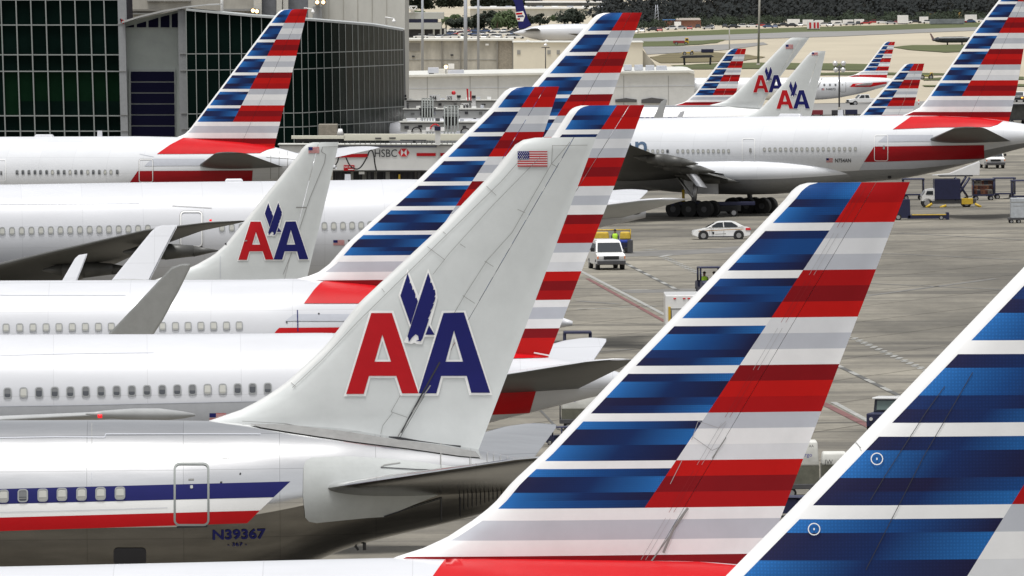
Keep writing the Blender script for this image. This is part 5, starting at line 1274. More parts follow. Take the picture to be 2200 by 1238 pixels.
# beyond the wide body
g = gnd(1857, 227); pickup((g.x, g.y, 0), math.radians(14), 'white pickup truck on the pale ground behind the small striped fin')
g = gnd(2192, 221); o = pickup((g.x, g.y, 0), math.radians(78), 'dark truck with two lit orange lamps at the right edge')
for ch in o.children:
    if ch.name.split('.')[0] in ('body', 'headlamp'):
        if ch.name.startswith('body'): ch.data.materials[0] = mat('black_car_paint', (.03, .03, .035), .3)
        else: ch.data.materials[0] = mat('lit_orange_lamp', (1, .4, .05), .3, emis=(1, .35, .03), estr=3)
g = gnd(2186, 268); c_ = cart((g.x, g.y, 0), .3, 'large dark ground power unit behind the right fin, at the frame edge', name='ground_power_unit', cat='power unit', L=1.4, frame=DARK); c_.scale = (1, 1, 1.4)
bm = bmesh.new(); bx(bm, -1.3, 1.3, -.7, .7, .55, 1.85, .05, .03); bmo('housing', bm, mat('dark_green_grey_housing', (.05, .05, .045), .6, noise=.5, nscale=2), c_)
GR = 'low carts parked in a line behind the right fuselage'
for i, (u, v, m) in enumerate(((1755, 252, mat('maroon_paint', (.20, .02, .03), .5)), (1800, 252, DARK), (1829, 251, NAVY))):
    g = gnd(u, v); r = empty('low_cart', (g.x, g.y, 0), 0, ['maroon low cart beside the lettered fin', 'blackish low cart at the foot of the lamp mast', 'navy low cart, rightmost of the line'][i], 'cart', GR)
    boxo('box', -.85, .85, -.6, .6, .35, 1.0, m, r, 0, .03)
    for s in (-1, 1):
        for x in (-.6, .6): wheel(r, x, s*.5, .18, .1)
g = gnd(1974, 227); cn = empty('warning_pole', (g.x, g.y, 0), 0, 'thin red and white pole standing on the pale ground behind the fins', 'pole')
cylo('pole', (0, 0, 0), (0, 0, .9), .07, REDP, cn, n=8); cylo('white_band', (0, 0, .35), (0, 0, .6), .09, PWHITE, cn, n=8); cylo('foot', (0, 0, 0), (0, 0, .05), .2, DGREY, cn, n=10)
# ================================================================== far airfield things
def small_truck(u, v, label, c1, c2, L=2.6, Hh=2.0, cat='truck', grp=None, name='small_truck'):
    g = gnd(u, v); r = empty(name, (g.x, g.y, 0), 0, label, cat, grp)
    boxo('body', -L, L*.45, -1, 1, .5, Hh*.62, c1, r, 0, .05); boxo('cab', L*.5, L, -1, 1, .5, Hh, c2, r, .1, .05)
    mk('side_window', [(L*.58, -1.0, Hh*.62), (L*.62, -.95, Hh*.9), (L*.9, -.95, Hh*.9), (L*.92, -1.0, Hh*.62)], [(0, 1, 2, 3)], VGLASS, r)
    for s in (-1, 1):
        for x in (-L*.6, L*.65): wheel(r, x, s*.9, .45, .3)
    return r
small_truck(1463, 97, 'red airfield truck with a yellow cab near the taxiway', mat('faded_red_paint', (.30, .05, .05), .5), YEL, 2.2, 2.0)
small_truck(1990, 171, 'yellow airfield truck on the grass strip between two fins', mat('olive_yellow_paint', (.30, .28, .06), .6), YEL, 1.3, 1.3)
small_truck(1478, 119, 'yellow airfield truck behind the dark canopy', YEL, YEL, 1.4, 1.2)
def container(u, v, w, h, m, label, cat='container', grp=None, name='container', dp=2.5):
    g = gnd(u, v); s = sc(v); r = empty(name, (g.x, g.y, 0), 0, label, cat, grp); W = w/s/2; Hh = h/s
    boxo('box', -W, W, 0, dp, .3, Hh, m, r, 0, .04); boxo('skid', -W*.95, W*.95, .1, dp-.1, 0, .3, DGREY, r)
    n = max(2, int(2*W/.8))
    for k in range(1, n): boxo('rib', -W+2*W*k/n-.04, -W+2*W*k/n+.04, -.05, 0, .35, Hh-.05, m, r)
    return r
container(1520, 115, 26, 9, NAVY, 'navy container beside the taxiway grass')
g = gnd(1498, 141); s = sc(141); r = empty('canopy', (g.x, g.y, 0), 0, 'dark flat roofed canopy on two slanting legs by the brown grass', 'canopy')
bm = bmesh.new(); prism(bm, [(-37/s, 17/s), (-30/s, 21/s), (30/s, 22/s), (36/s, 18/s), (28/s, 17/s), (-26/s, 16/s)], -2, 2); bmo('roof', bm, DARK, r)
for x in (-1, 1): cylo('leg', (x*28/s, -1.5, 17/s), (x*27/s, -1.5, 0), .22, DARK, r, n=8)
GT = 'white trailers parked along the tree line'
for i, (u, w, h, v) in enumerate(((1705, 26, 14, 56), (1736, 22, 12, 55), (1760, 18, 11, 55), (1797, 22, 9, 54), (1822, 22, 10, 53), (1846, 20, 10, 52), (1940, 22, 18, 52), (1985, 18, 13, 50), (2086, 24, 16, 49), (2160, 22, 18, 47))):
    container(u, v, w, h, VWHITE, 'white trailer at the tree line, number %d' % i, 'trailer', GT, 'trailer')['label'] = ['tall white trailer, leftmost of the pale row at the tree line', 'white trailer just behind the red striped hut', 'low white trailer right of the red striped hut', 'white trailer, first of the long low group', 'white trailer, middle of the long low group', 'white trailer, right end of the long low group', 'tall white trailer left of the tan container', 'small white trailer touching the tan container', 'white rounded trailer right of the tan container', 'white trailer nearest the right hand striped fin'][i]
h_ = container(1748, 64, 26, 18, PWHITE, 'white hut with red vertical panels on the grass edge', 'hut', None, 'striped_hut')
s = sc(64)
for x in (-9, 0, 7): boxo('red_panel', x/s, (x+4)/s, -.12, -.06, .5, 15/s, REDP, h_)
container(2029, 43, 68, 15, mat('tan_container_paint', (.42, .27, .08), .7, noise=.2), 'long tan container stacked above grey ones at the tree line')['group'] = 'containers at the tree line'
container(2035, 53, 70, 11, mat('grey_container_paint', (.25, .27, .29), .7, noise=.4, nscale=.4), 'grey container row in front of the tan container')['group'] = 'containers at the tree line'
g = gnd(1463, 60); s = sc(60); r = empty('warehouse', (g.x, g.y, 0), 0, 'small rust coloured warehouse with a pale roof at the tree line', 'warehouse')
boxo('wall', -35/s, 42/s, 0, 18, 0, 16/s, mat('rust_wall_paint', (.28, .13, .09), .8, noise=.4), r); boxo('roof', -10/s, 42/s, -.5, 18.5, 16/s, 20/s, mat('pale_roof_sheet', (.38, .34, .30), .7, noise=.3), r, .4)
boxo('blue_wing_roof', -38/s, -12/s, -.5, 10, 16/s, 18/s, mat('blue_roof_sheet', (.06, .16, .35), .6), r); boxo('white_annex', -14/s, 0, -2, 0, 0, 13/s, PWHITE, r)
GV = 'cars parked along the tree line'
cp = None
CC = [VWHITE, VWHITE, mat('silver_car_paint', (.4, .41, .43), .3, coat=.5), DARK, mat('red_car_paint', (.4, .03, .03), .3), VWHITE, mat('blue_car_paint', (.05, .09, .2), .3)]
def pcar(m):
    r = empty('parked_car', (0, 0, 0))
    bm = bmesh.new(); prism(bm, [(-2.2, .3), (-2.2, .75), (-1.2, .9), (2.0, .95), (2.2, .8), (2.2, .3)], -.88, .88); bmesh.ops.bevel(bm, geom=bm.edges[:], offset=.06, segments=1, affect='EDGES'); bmo('body', bm, m, r)
    bm = bmesh.new(); prism(bm, [(-1.25, .88), (-.5, 1.42), (1.0, 1.45), (1.8, .92)], -.8, .8, inset=lambda z: .14*max(0, (z-.9)/.5)); bmo('cabin', bm, VGLASS, r)
    boxo('roof', -.55, 1.0, -.66, .66, 1.43, 1.48, m, r)
    for s in (-1, 1):
        for x in (-1.35, 1.35):
            bm = bmesh.new(); cyl(bm, (x, s*.8-.1, .33), (x, s*.8+.1, .33), .33, n=12); bmo('wheel', bm, TIRE, r)
    return r
protos = {}
def put_car(u, v, m, rz, label, grp):
    if m.name not in protos: protos[m.name] = pcar(m); o = protos[m.name]
    else: o = copy_tree(protos[m.name])
    g = gnd(u, v); o.location = (g.x, g.y, 0); o.rotation_euler = (0, 0, rz); tag(o, label, 'car', grp)
rr = random.Random(3)
cn_ = {VWHITE.name: 'white', 'silver_car_paint': 'silver', DARK.name: 'black', 'red_car_paint': 'red', 'blue_car_paint': 'blue'}
for k in range(46):
    u = 1345+k*19+rr.uniform(-6, 6); v = interp([(1340, 74), (1480, 66), (1700, 61), (1900, 55), (2200, 50)], u)-rr.uniform(1, 5); m = CC[rr.randrange(7)]
    put_car(u, v, m, rr.choice((0, .2, PI, 1.5)), 'small %s car parked along the far tree line' % cn_[m.name], '%s cars parked along the tree line' % cn_[m.name])
for k in range(36):
    row = k % 3; u = 905+(k//3)*19+rr.uniform(-5, 5)+row*4; v = 84-row*6.5-rr.uniform(0, 1.2); m = CC[rr.randrange(7)] if row else VWHITE
    put_car(u, v, m, rr.choice((0, PI, .3, 1.4)), '%s car in the car park beyond the concrete wall' % cn_[m.name], '%s cars in the car park' % cn_[m.name])
# pylon and light masts
def mast(u, v0, v1, r0, label, head=None, Y=None, lean=0, m=POLE):
    Y = Y or gnd(u, v1).y
    p = unY(u, v1, Y); z0 = 0.; q = unY(u-lean, v0, Y)
    r = empty('light_mast', (p.x, Y, 0), 0, label, 'light mast')
    cylo('pole', (0, 0, 0), (q.x-p.x, 0, q.z), r0, m, r, r0*.8, n=12); cylo('base', (0, 0, 0), (0, 0, .5), r0*1.6, CONC, r, n=12)
    if head:
        for dx, dz in head:
            bm = bmesh.new(); bmesh.ops.create_uvsphere(bm, u_segments=12, v_segments=8, radius=.38)
            o = bmo('floodlight', bm, CHROME, r, True); o.location = (q.x-p.x+dx, 0, q.z+dz)
        cylo('cross_arm', (q.x-p.x-.8, 0, q.z-.3), (q.x-p.x+.8, 0, q.z-.3), .08, m, r, n=8)
    return r
mast(907.5, -60, 148, .28, 'tall grey light mast, leftmost of three before the concrete wall', Y=1800)
mast(1000, -60, 148, .40, 'thick grey light mast, middle of three before the concrete wall', Y=1790)
mast(1027.5, -60, 148, .27, 'tall grey light mast, rightmost of three before the concrete wall', Y=1810)
mast(1629, -60, 146, .26, 'tall slim light mast left of the lettered fins', Y=F/sc(146), lean=-4, m=mat('weathered_mast', (.30, .29, .26), .7))
mast(1567, 60, 115, .16, 'short thin mast beside the small striped fin', Y=F/sc(140), m=mat('weathered_mast', (.3, .3, .3), .7))
mast(1803, 140, 238, .13, 'dark lamp mast with a cluster of round floodlights', [(-.6, .25), (.6, .25), (-.5, -.7), (.55, -.7)], m=DARK)
mast(1172, 99, 148, .12, 'small lamp post against the cream wall', [(0, .1)], Y=1830, m=DGREY)
g = gnd(1413, 62); s = sc(62); r = empty('lattice_pylon', (g.x, g.y+20, 0), 0, 'slim lattice pylon in front of the dark trees', 'pylon')
for x in (-1, 1): cylo('leg', (x*.9, 0, 0), (x*.3, 0, 50/s), .12, POLE, r, n=6)
for k in range(7): cylo('brace', (-.9+.08*k, 0, k*1.2), (.9-.08*k, 0, k*1.2+1.1), .07, POLE, r, n=6)
# ---- dark little aircraft on the grass island
g = gnd(2048, 98); s = sc(98)
r = empty('parked_jet', (g.x, g.y, 0), 0, 'tiny dark jet with a leaning pale fin on the grass island, top right', 'airliner', 'aircraft far beyond the ramp buildings')
bm = bmesh.new(); prs = [(-44, .1), (-34, .9), (-20, 1.2), (20, 1.2), (36, .8), (44, .2)]
for (x, q), (x2, q2) in zip(prs, prs[1:]): cyl(bm, (x/s, 0, 1.6), (x2/s, 0, 1.6), q*.7, q2*.7, 16)
bmo('fuselage', bm, mat('dark_blue_grey_paint', (.05, .055, .07), .5), r)
bm = bmesh.new(); prism(bm, [(-48/s, 25/s), (-45/s, 25/s), (-36/s, 10/s), (-42/s, 9/s)], -.15, .15); bmo('fin', bm, mat('rusty_grey_paint', (.22, .14, .14), .6), r)
boxo('wing', -30/s, 30/s, -1, 8, 2.0, 2.3, WINGG, r, .1)
for x in (-12, 18): cylo('gear_leg', (x/s, 0, 0), (x/s, 0, 1.4), .2, DARK, r, n=8)
# ================================================================== TREES
def clump(bm, c, rad, n, rr, sz, squash=.75):
    for _ in range(n):
        d = Vector((rr.gauss(0, 1), rr.gauss(0, 1), rr.gauss(0, 1))).normalized()*rad*(rr.random()**.35); d.z *= squash
        p = Vector(c)+d; a = Vector((rr.gauss(0, 1), rr.gauss(0, 1), rr.gauss(0, .7))).normalized()*sz*rr.uniform(.5, 1.3); b = a.orthogonal().normalized()*sz*rr.uniform(.4, 1.)
        vs = [bm.verts.new(p+q) for q in (a, b, -a, -b)]; bm.faces.new(vs)
def tree(u, v, w, h, label, grp, li=0, seed=0, Y=None):
    rr = random.Random(seed+int(u)); g = gnd(u, v); s = sc(v); W, Hh = w/s/2, h/s
    r = empty('tree', (g.x, g.y, 0), rr.random()*6, label, 'tree', grp)
    bm = bmesh.new(); cyl(bm, (0, 0, 0), (.2, 0, Hh*.5), .45, .25, 8)
    for k in range(5):
        a = k*1.26+rr.random(); cyl(bm, (.1, 0, Hh*(.3+.04*k)), (math.cos(a)*W*.6, math.sin(a)*W*.6, Hh*(.6+.05*k)), .18, .05, 6)
    bmo('trunk', bm, BARK, r)
    bm = bmesh.new()
    for k in range(20):
        a = rr.random()*6.28; q = rr.random()**.5*W*.72; hz = Hh*(.12+.68*(1-(q/W)**2)*rr.uniform(.25, 1.08))
        clump(bm, (math.cos(a)*q, math.sin(a)*q, hz), W*rr.uniform(.24, .40), 110, rr, W*.07)
    bmo('crown', bm, LEAVES[li], r)
def palm(u, v, h, label, grp, seed=0):
    rr = random.Random(seed+int(u)); g = gnd(u, v); s = sc(v); Hh = h/s
    r = empty('palm_tree', (g.x, g.y, 0), 0, label, 'palm tree', grp)
    cylo('trunk', (0, 0, 0), (.3, 0, Hh*.72), .3, BARK, r, .18, 8)
    bm = bmesh.new()
    for k in range(26):
        a = k*.77+rr.random()*.5; up = rr.uniform(-.3, .9); L = Hh*.33; prev = Vector((.3, 0, Hh*.72))
        for j in range(1, 7):
            t = j/6; p = Vector((.3+math.cos(a)*L*t, math.sin(a)*L*t, Hh*.72+L*(up*t-1.1*t*t)))
            sd = Vector((-math.sin(a), math.cos(a), 0))*(.9*(1-t)+.15); dn = Vector((0, 0, -.5))
            for q in (1, -1):
                try: bm.faces.new([bm.verts.new(x) for x in (prev, p, p+sd*q+dn, prev+sd*q+dn)])
                except ValueError: pass
            prev = p
    bmo('crown', bm, LEAVES[1], r)
TG = 'trees beyond the car park'
for i, (u, v, w, h, li, lb) in enumerate(((1040, 64, 92, 44, 0, 'broad dark tree behind the thick mast, beyond the car park'), (985, 66, 70, 40, 0, 'dark tree right of the white low building'), (1092, 64, 86, 46, 1, 'round tree left of the dark blue fin'), (1160, 56, 44, 30, 0, 'small round tree just right of the dark blue fin'), (1230, 52, 78, 32, 0, 'big round dark tree above the white cargo jet'), (1290, 52, 40, 26, 1, 'small tree at the left of the tall striped fin tip'), (1128, 60, 50, 34, 0, 'dark tree directly behind the dark blue fin'), (1190, 46, 30, 14, 1, 'low tree far above the cargo jet'))):
    tree(u, v, w, h, lb, TG, li, i*13)
for i, (u, v, w, h) in enumerate(((905, 12, 90, 30), (965, 10, 70, 34), (1060, 14, 120, 40), (1130, 10, 80, 30), (1290, 4, 60, 26))):
    tree(u, v+8, w, h, ['treetops above the white low building, upper left', 'trees behind the left and thick masts', 'wide tree mass behind the right mast top', 'tree behind the top of the dark blue fin', 'tree above the long pale hangars'][i], 'far trees at the top', 0, i*31+5)
for i, (u, v, h) in enumerate(((898, 72, 66), (958, 66, 40), (976, 64, 44), (1068, 66, 40), (886, 66, 40))):
    palm(u, v, h, ['tall palm in front of the white low building', 'short palm between building and trees, left one', 'short palm between building and trees, right one', 'palm in front of the round trees', 'palm half hidden by the white building gable'][i], 'palms beyond the car park', i)
# far wood along the airfield
rr = random.Random(11); bm = bmesh.new()
for k in range(520):
    u = 1290+rr.random()*1010; t = rr.random(); v = interp([(1290, 66), (1500, 58), (1900, 50), (2300, 42)], u)-3-t*22; s = sc(v); g = gnd(u, v)
    hh = rr.uniform(20, 44)*(1+.5*t)/s; W = rr.uniform(12, 26)/s
    for j in range(4): clump(bm, (g.x+rr.uniform(-1, 1)*W*.6, g.y+rr.uniform(-2, 2), hh*rr.uniform(.25, .8)), W*rr.uniform(.5, .9), 26, rr, W*.22, 1.1)
wd = bmo('woodland', bm, mat('woodland_leaves', (.005, .009, .009), .85, noise=.75, nscale=.06)); wd['kind'] = 'stuff'; wd['label'] = 'dark belt of trees closing the airfield'
rr = random.Random(5); bm = bmesh.new()
for k in range(260):
    u = 1290+rr.random()*1010; v = interp([(1290, 68), (1500, 60), (1900, 52), (2300, 44)], u)-1-rr.random()*3; s = sc(v); g = gnd(u, v); hh = rr.uniform(8, 24)/s; W = rr.uniform(8, 16)/s
    for j in range(3): clump(bm, (g.x+rr.uniform(-1, 1)*W*.6, g.y+rr.uniform(-2, 2)+14, hh*rr.uniform(.3, .8)), W*rr.uniform(.5, .8), 30, rr, W*.17, 1.)
wd = bmo('shrubbery', bm, mat('shrub_leaves', (.020, .034, .014), .85, noise=.6, nscale=.08)); wd['kind'] = 'stuff'; wd['label'] = 'greener shrubs in front of the dark tree belt'
bk = mk('wood_depths', [(gnd(u, 8).x, gnd(u, 8).y*1.0, z) for u, z in ((1290, 0), (2400, 0), (2400, 60), (1290, 60))], [(0, 1, 2, 3)], LEAVES[2]) if False else None
# ================================================================== BUILDINGS
def quadY(pts, Ys): return [unY(u, v, y) for (u, v), y in zip(pts, Ys)]
def slab(name, pts, Y, depth, m, parent=None, org=None):
    """pixel outline on the upright plane Y, extruded back by depth"""
    P_ = [unY(u, v, Y) for u, v in pts]; Q = [Vector((p.x, p.y+depth, p.z)) for p in P_]
    bm = bmesh.new(); A = [bm.verts.new(p) for p in P_]; B = [bm.verts.new(p) for p in Q]; n = len(A)
    for i in range(n): bm.faces.new((A[i], A[(i+1) % n], B[(i+1) % n], B[i]))
    bm.faces.new(A[::-1]); bm.faces.new(B); bmesh.ops.recalc_face_normals(bm, faces=bm.faces[:])
    if org is not None:
        for v in bm.verts: v.co -= org
    return bmo(name, bm, m, parent)
def R4(u0, v0, u1, v1, lean=0.): return [(u0, v0), (u1, v0), (u1+lean, v1), (u0+lean, v1)]
def GV0(Y): return CV+F*H/Y     # pixel row of the ground at distance Y
# ---- left glass block
YB = 909.; zb = GV0(YB)
org = Vector((unY(120, 300, YB).x, YB, 0)); r = empty('terminal_building', org, 0, 'dark green glass terminal block with a pale grid of mullions at upper left', 'building')
LB = lambda u, v: u+.034*v
slab('wall', [(-130, -60), (256, -60), (LB(254, zb), zb), (-110, zb)], YB+.6, 30, BGLASSB, r, org)
cols = [-94, -62, -30, 1.6, 34, 65.6, 97.6, 129, 160.6, 193, 223, 254]; rows = [-60, 0, 54, 118, 153.5, 249, 282, 330]
for i in range(3, len(cols)-1):
    for j in range(1, len(rows)-1):
        a, b, c, d = cols[i], cols[i+1], rows[j], rows[j+1]
        parts = [(c, d, BGLASS)] if j != 4 else [(c, c+64, BGLASSG), (c+64, d, BGLASS)]
        if j == 4 and i == 3: parts = [(c, d, BGLASSG)]
        for c2, d2, m in parts:
            slab('window_pane', [(LB(a, c2), c2), (LB(b, c2), c2), (LB(b, d2), d2), (LB(a, d2), d2)], YB+.25, .1, m, r, org)
slab('window_pane', [(-130, -60), (LB(1.6, -60), -60), (LB(1.6, 330), 330), (-120, 330)], YB+.25, .1, BGLASS, r, org)
slab('window_pane', [(LB(1.6, -60), -60), (256, -60), (256, 0), (1.6, 0)], YB+.25, .1, BGLASS, r, org)
for i, u in enumerate(cols[3:]): slab('mullion', [(LB(u-1.3, -60), -60), (LB(u+1.3, -60), -60), (LB(u+1.3, zb), zb), (LB(u-1.3, zb), zb)], YB-.05, .25, MULL, r, org)
for v in rows[1:-1]: slab('transom', R4(-120, v-1.2, LB(256, v), v+1.2), YB-.02, .22, MULL, r, org)
# pillar and recess
PIL = mat('grey_pillar_panel', (.30, .31, .32), .6, noise=.12)
org = Vector((unY(325, 300, YB).x, YB-1, 0)); r = empty('terminal_building', org, 0, 'pale grey terminal link bay with a louvred window and curved canopy', 'building')
slab('pillar', [(251, -60), (266, -60), (278, zb), (262, zb)], YB-1, 4, PIL, r, org)
slab('pillar', [(382, 18), (400, 22), (408, zb), (388, zb)], YB-1, 4, PIL, r, org)
for v in (52, 153, 247, 282): slab('panel_joint', R4(LB(251, v), v-.6, LB(266, v), v+.6), YB-1.06, .1, LINE, r, org)
for v in (116, 152, 244, 278): slab('panel_joint', R4(384+v*.02, v-.6, 402+v*.02, v+.6), YB-1.06, .1, LINE, r, org)
for k in range(4): slab('panel_mark', [(257+k*2.2, 41+k), (259.5+k*2.2, 40+k), (262+k*1.5, 45+k*2), (259+k*1.5, 46+k*2)], YB-1.05, .05, [DARK, REDP, DARK, REDP][k], r, org)
slab('wall', R4(262, 60, 390, zb), YB+.3, 20, CGREY, r, org)
slab('clerestory_wall', [(268, 56), (268, 50), (383, 20), (383, 60)] and [(266, 48), (384, 22), (384, 62), (266, 62)], YB+.2, 3, CGREY, r, org)
for a, b, va, vb in ((270, 288, 58, 53), (294, 314, 52, 46), (319, 340, 45, 38), (345, 364, 37, 32), (369, 382, 31, 28)):
    slab('window_pane', [(a, va), (b, vb), (b, 59), (a, 59)], YB+.08, .1, BGLASSB, r, org)
slab('canopy_roof', [(262, 46), (300, 34), (350, 22), (400, 13.5), (440, 9.5), (470, 8.5), (470, 11), (440, 12), (400, 17), (350, 26), (300, 38), (262, 50)], YB-1.5, 12, mat('canopy_metal', (.42, .42, .41), .5), r, org)
slab('window_frame', R4(277, 149, 377, 296), YB+.1, .2, MULL, r, org)
for k in range(6): slab('louvre_window', R4(281+k*.2, 154+k*23.6, 374+k*.3, 154+k*23.6+21), YB, .15, BGLASSB, r, org)
# ---- curved glass wing
def YW(u): return 905.+(0 if u < 600 else 75*((u-600)/268.)**3.2)
org = Vector((unY(620, 300, 909).x, 905, 0)); r = empty('terminal_building', org, 0, 'curved dark glass terminal wing with sloping parapet behind the left striped fin', 'building')
cols = [400, 420, 444, 469, 493.5, 518, 540, 562, 585, 607, 628, 647, 661, 679, 695, 712, 728, 742, 757, 769, 781, 792, 803, 813, 823, 832, 840, 847, 854, 860, 866]
top = lambda u: interp([(400, 22), (535, 35), (680, 45), (800, 55), (866, 66)], u)
rw = [lambda u: interp([(400, 116), (640, 115), (866, 107)], u), lambda u: interp([(400, 151), (640, 149), (866, 139)], u), lambda u: interp([(400, 245), (640, 243), (866, 229)], u), lambda u: interp([(400, 276), (640, 273), (866, 260)], u)]
LW = lambda u, v: u+.016*(v-60)
def P3(u, v, off=0): p = unY(LW(u, v), v, YW(u)+off); return p-org
def strip(name, pts, m, off, th=.12):
    a = [P3(u, v, off) for u, v in pts]; b = [P3(u, v, off+th) for u, v in pts]; n = len(a)
    V = a+b; Fc = [tuple(range(n))[::-1], tuple(range(n, 2*n))]+[(i, (i+1) % n, n+(i+1) % n, n+i) for i in range(n)]
    return mk(name, V, Fc, m, r)
us = cols; V = []; Fc = []
for u in us:
    for v in (top(u)+1, 345): V.append(P3(u, v, .5)); V.append(P3(u, v, .5)+Vector((0, 14, 0)))
for i in range(len(us)-1):
    a, b = i*4, (i+1)*4; Fc += [(a, a+2, b+2, b), (a, b, b+1, a+1), (a+1, b+1, b+3, a+3)]
mk('wall', V, Fc, DARK, r)
npn = 0
for i in range(len(cols)-1):
    lv = [top, rw[0], rw[1], rw[2], lambda u: 320]
    for j in range(4):
        if i >= 20 and j == 3: continue
        if 2 <= i <= 7 and j == 3: continue
        a, b = cols[i], cols[i+1]
        if i >= 20 and i % 2: continue
        if i >= 20: b = cols[min(i+2, len(cols)-1)]
        dd = lv[j+1] if not (i >= 20 and j == 2) else (lambda u: 320)
        strip('window_pane', [(a, lv[j](a)), (b, lv[j](b)), (b, dd(b)), (a, dd(a))], GLASSM if (i >= 18) else BGLASS, .2, .1); npn += 1
for u in cols:
    hw = .9 if u < 660 else (.6 if u < 780 else .32)
    strip('mullion', [(u-hw, top(u)), (u+hw, top(u)), (u+hw*.8, 340), (u-hw*.8, 340)], MULL, .10 if u > 700 else -.02, .08)
for k, f in enumerate(rw):
    V = []; Fc = []
    for u in cols: V += [P3(u, f(u)-.9, .06), P3(u, f(u)+.9, .06)]
    for i in range(len(cols)-1): Fc.append((2*i, 2*i+1, 2*i+3, 2*i+2))
    mk('transom', V, Fc, MULL, r)
V = []; Fc = []
for u in cols: V += [P3(u, top(u)-3.2, -.2), P3(u, top(u)+1., -.2), P3(u, top(u)-3.2, -.2)+Vector((0, 15, 0))]
for i in range(len(cols)-1): Fc += [(3*i, 3*i+1, 3*i+4, 3*i+3), (3*i+2, 3*i, 3*i+3, 3*i+5)]
mk('parapet', V, Fc, mat('parapet_metal', (.42, .44, .44), .5), r)
slab('roof_vent_box', R4(684, 268, 724, 292), 890, 5, mat('brown_concrete', (.30, .27, .22), .8, noise=.3), r, org)
bm = bmesh.new(); p = unY(731, 290, 880)-org; q = unY(731, 277, 880)-org; cyl(bm, p, q, .35, .18, 14); bmo('roof_vent', bm, PWHITE, r)
# ---- concrete block behind
YC = 1010.; zc_ = GV0(YC)
org = Vector((unY(560, 200, YC).x, YC, 0)); r = empty('concrete_building', org, 0, 'weathered beige concrete block rising behind the curved glass wing', 'building')
slab('wall', R4(262, -80, 556, zc_), YC, 40, CONC, r, org); slab('wall', R4(556, -80, 870, zc_), YC+1.5, 40, CONCL, r, org)
slab('grey_panel', R4(563, -80, 593, 34), YC+1.2, 1, mat('slate_panel', (.20, .21, .23), .7, noise=.2), r, org); slab('grey_panel', R4(619, -80, 662, 42), YC+1.2, 1, mat('slate_panel', (.2, .2, .2), .7), r, org)
slab('column', R4(545, -80, 562, 60), YC-.6, 1.5, CONCL, r, org); slab('column', R4(594, -80, 606, 60), YC-.6, 1.5, CONCL, r, org); slab('column', R4(608, -80, 619, 60), YC-.4, 1.5, CONCL, r, org); slab('column', R4(662, -80, 692, 60), YC-.4, 1.5, CONCL, r, org)
slab('ledge', R4(268, 20, 345, 24), YC-.5, .8, mat('ledge_dark', (.2, .19, .17), .8), r, org); slab('ledge', R4(268, 29, 330, 31), YC-.5, .8, LINE, r, org); slab('ledge', R4(316, 1, 410, 3), YC-.4, .6, LINE, r, org); slab('ledge', R4(480, 19, 560, 24), YC-.5, .8, LINE, r, org)
slab('door', R4(672, 14, 692, 40), YC-.5, .2, mat('grey_door', (.3, .31, .31), .6), r, org)
for k in range(5): slab('wall_streak', R4(706+k*31, -60, 707.2+k*31, 60), YC+1.45, .1, CONC, r, org)
for u, v in ((543.5, 23), (552, 24.5), (681.5, 5), (694.5, 5)):
    p = unY(u, v, YC-1.2)-org; bm = bmesh.new(); cyl(bm, p+Vector((0, .5, 0)), p+Vector((0, -.15, 0)), .16, .19, 14); bmo('floodlight', bm, WARM, r)
    boxo('lamp_housing', p.x-.24, p.x+.24, p.y+.02, p.y+.7, p.z-.24, p.z+.24, DGREY, r)
def cam_arm(u, v, w):
    p = unY(u, v, YC-4); r2 = empty('security_camera', (p.x, p.y, p.z), 0, 'white dome security camera on a short arm, %s' % ('above the left striped fin tip' if u < 700 else 'over the right end of the curved glass'), 'camera', 'dome security cameras')
    cylo('arm', (0, 0, 0), (w, 0, .15), .06, PWHITE, r2, n=8); cylo('arm_brace', (w, 5, -.6), (w, 0, .15), .06, PWHITE, r2, n=8)
    bm = bmesh.new(); bmesh.ops.create_uvsphere(bm, u_segments=14, v_segments=8, radius=.20); o = bmo('dome', bm, PWHITE, r2, True); o.location = (0, 0, -.3); cylo('neck', (0, 0, 0), (0, 0, -.25), .09, PWHITE, r2, n=8)
cam_arm(672, 20, -.9); cam_arm(846, 40, -.9)
p = unY(477, 24, YC-20); r2 = empty('roof_pole', (p.x, p.y, p.z-3), 0, 'white pole rising behind the curved canopy', 'pole'); cylo('pole', (0, 0, 0), (0, 0, 8), .16, PWHITE, r2); cylo('foot', (0, 0, 0), (0, 0, .2), .3, PWHITE, r2)
# ---- passenger bridges
def bridge(label, Y, main, m=CLAD, grp='white passenger bridges by the gates', legs=(), roof=None, under=None):
    u0, v0, u1, v1 = main; p = unY((u0+u1)/2, v1, Y); org = Vector((p.x, Y, 0)); r = empty('passenger_bridge', org, 0, label, 'passenger bridge', grp)
    slab('tunnel', R4(u0, v0, u1, v1), Y, 3, m, r, org)
    slab('roof_edge', R4(u0-3, v0-2.5, u1+3, v0), Y-.25, 3.5, ROOFW, r, org); slab('gutter', R4(u0, v0+.1, u1, v0+1.6), Y-.1, .1, DGREY, r, org)
    for u in legs: slab('leg', R4(u-3, v1, u+3, GV0(Y)), Y+1, 1, DGREY, r, org)
    slab('undercarriage', R4((u0+u1)/2-8, GV0(Y)-14, (u0+u1)/2+8, GV0(Y)), Y+.5, 2, DARK, r, org)
    return r, org
BW = mat('bridge_white_paint', (.70, .70, .68), .5, noise=.10, nscale=.5)
Y = 770.
r, org = bridge('long white passenger bridge with bank lettering and a red stripe', Y, (600, 312, 1010, 366), BW, legs=(650, 900))
slab('shadow_band', R4(726, 311.5, 938, 317), Y-.08, .1, mat('blue_grey_band', (.16, .17, .22), .6), r, org)
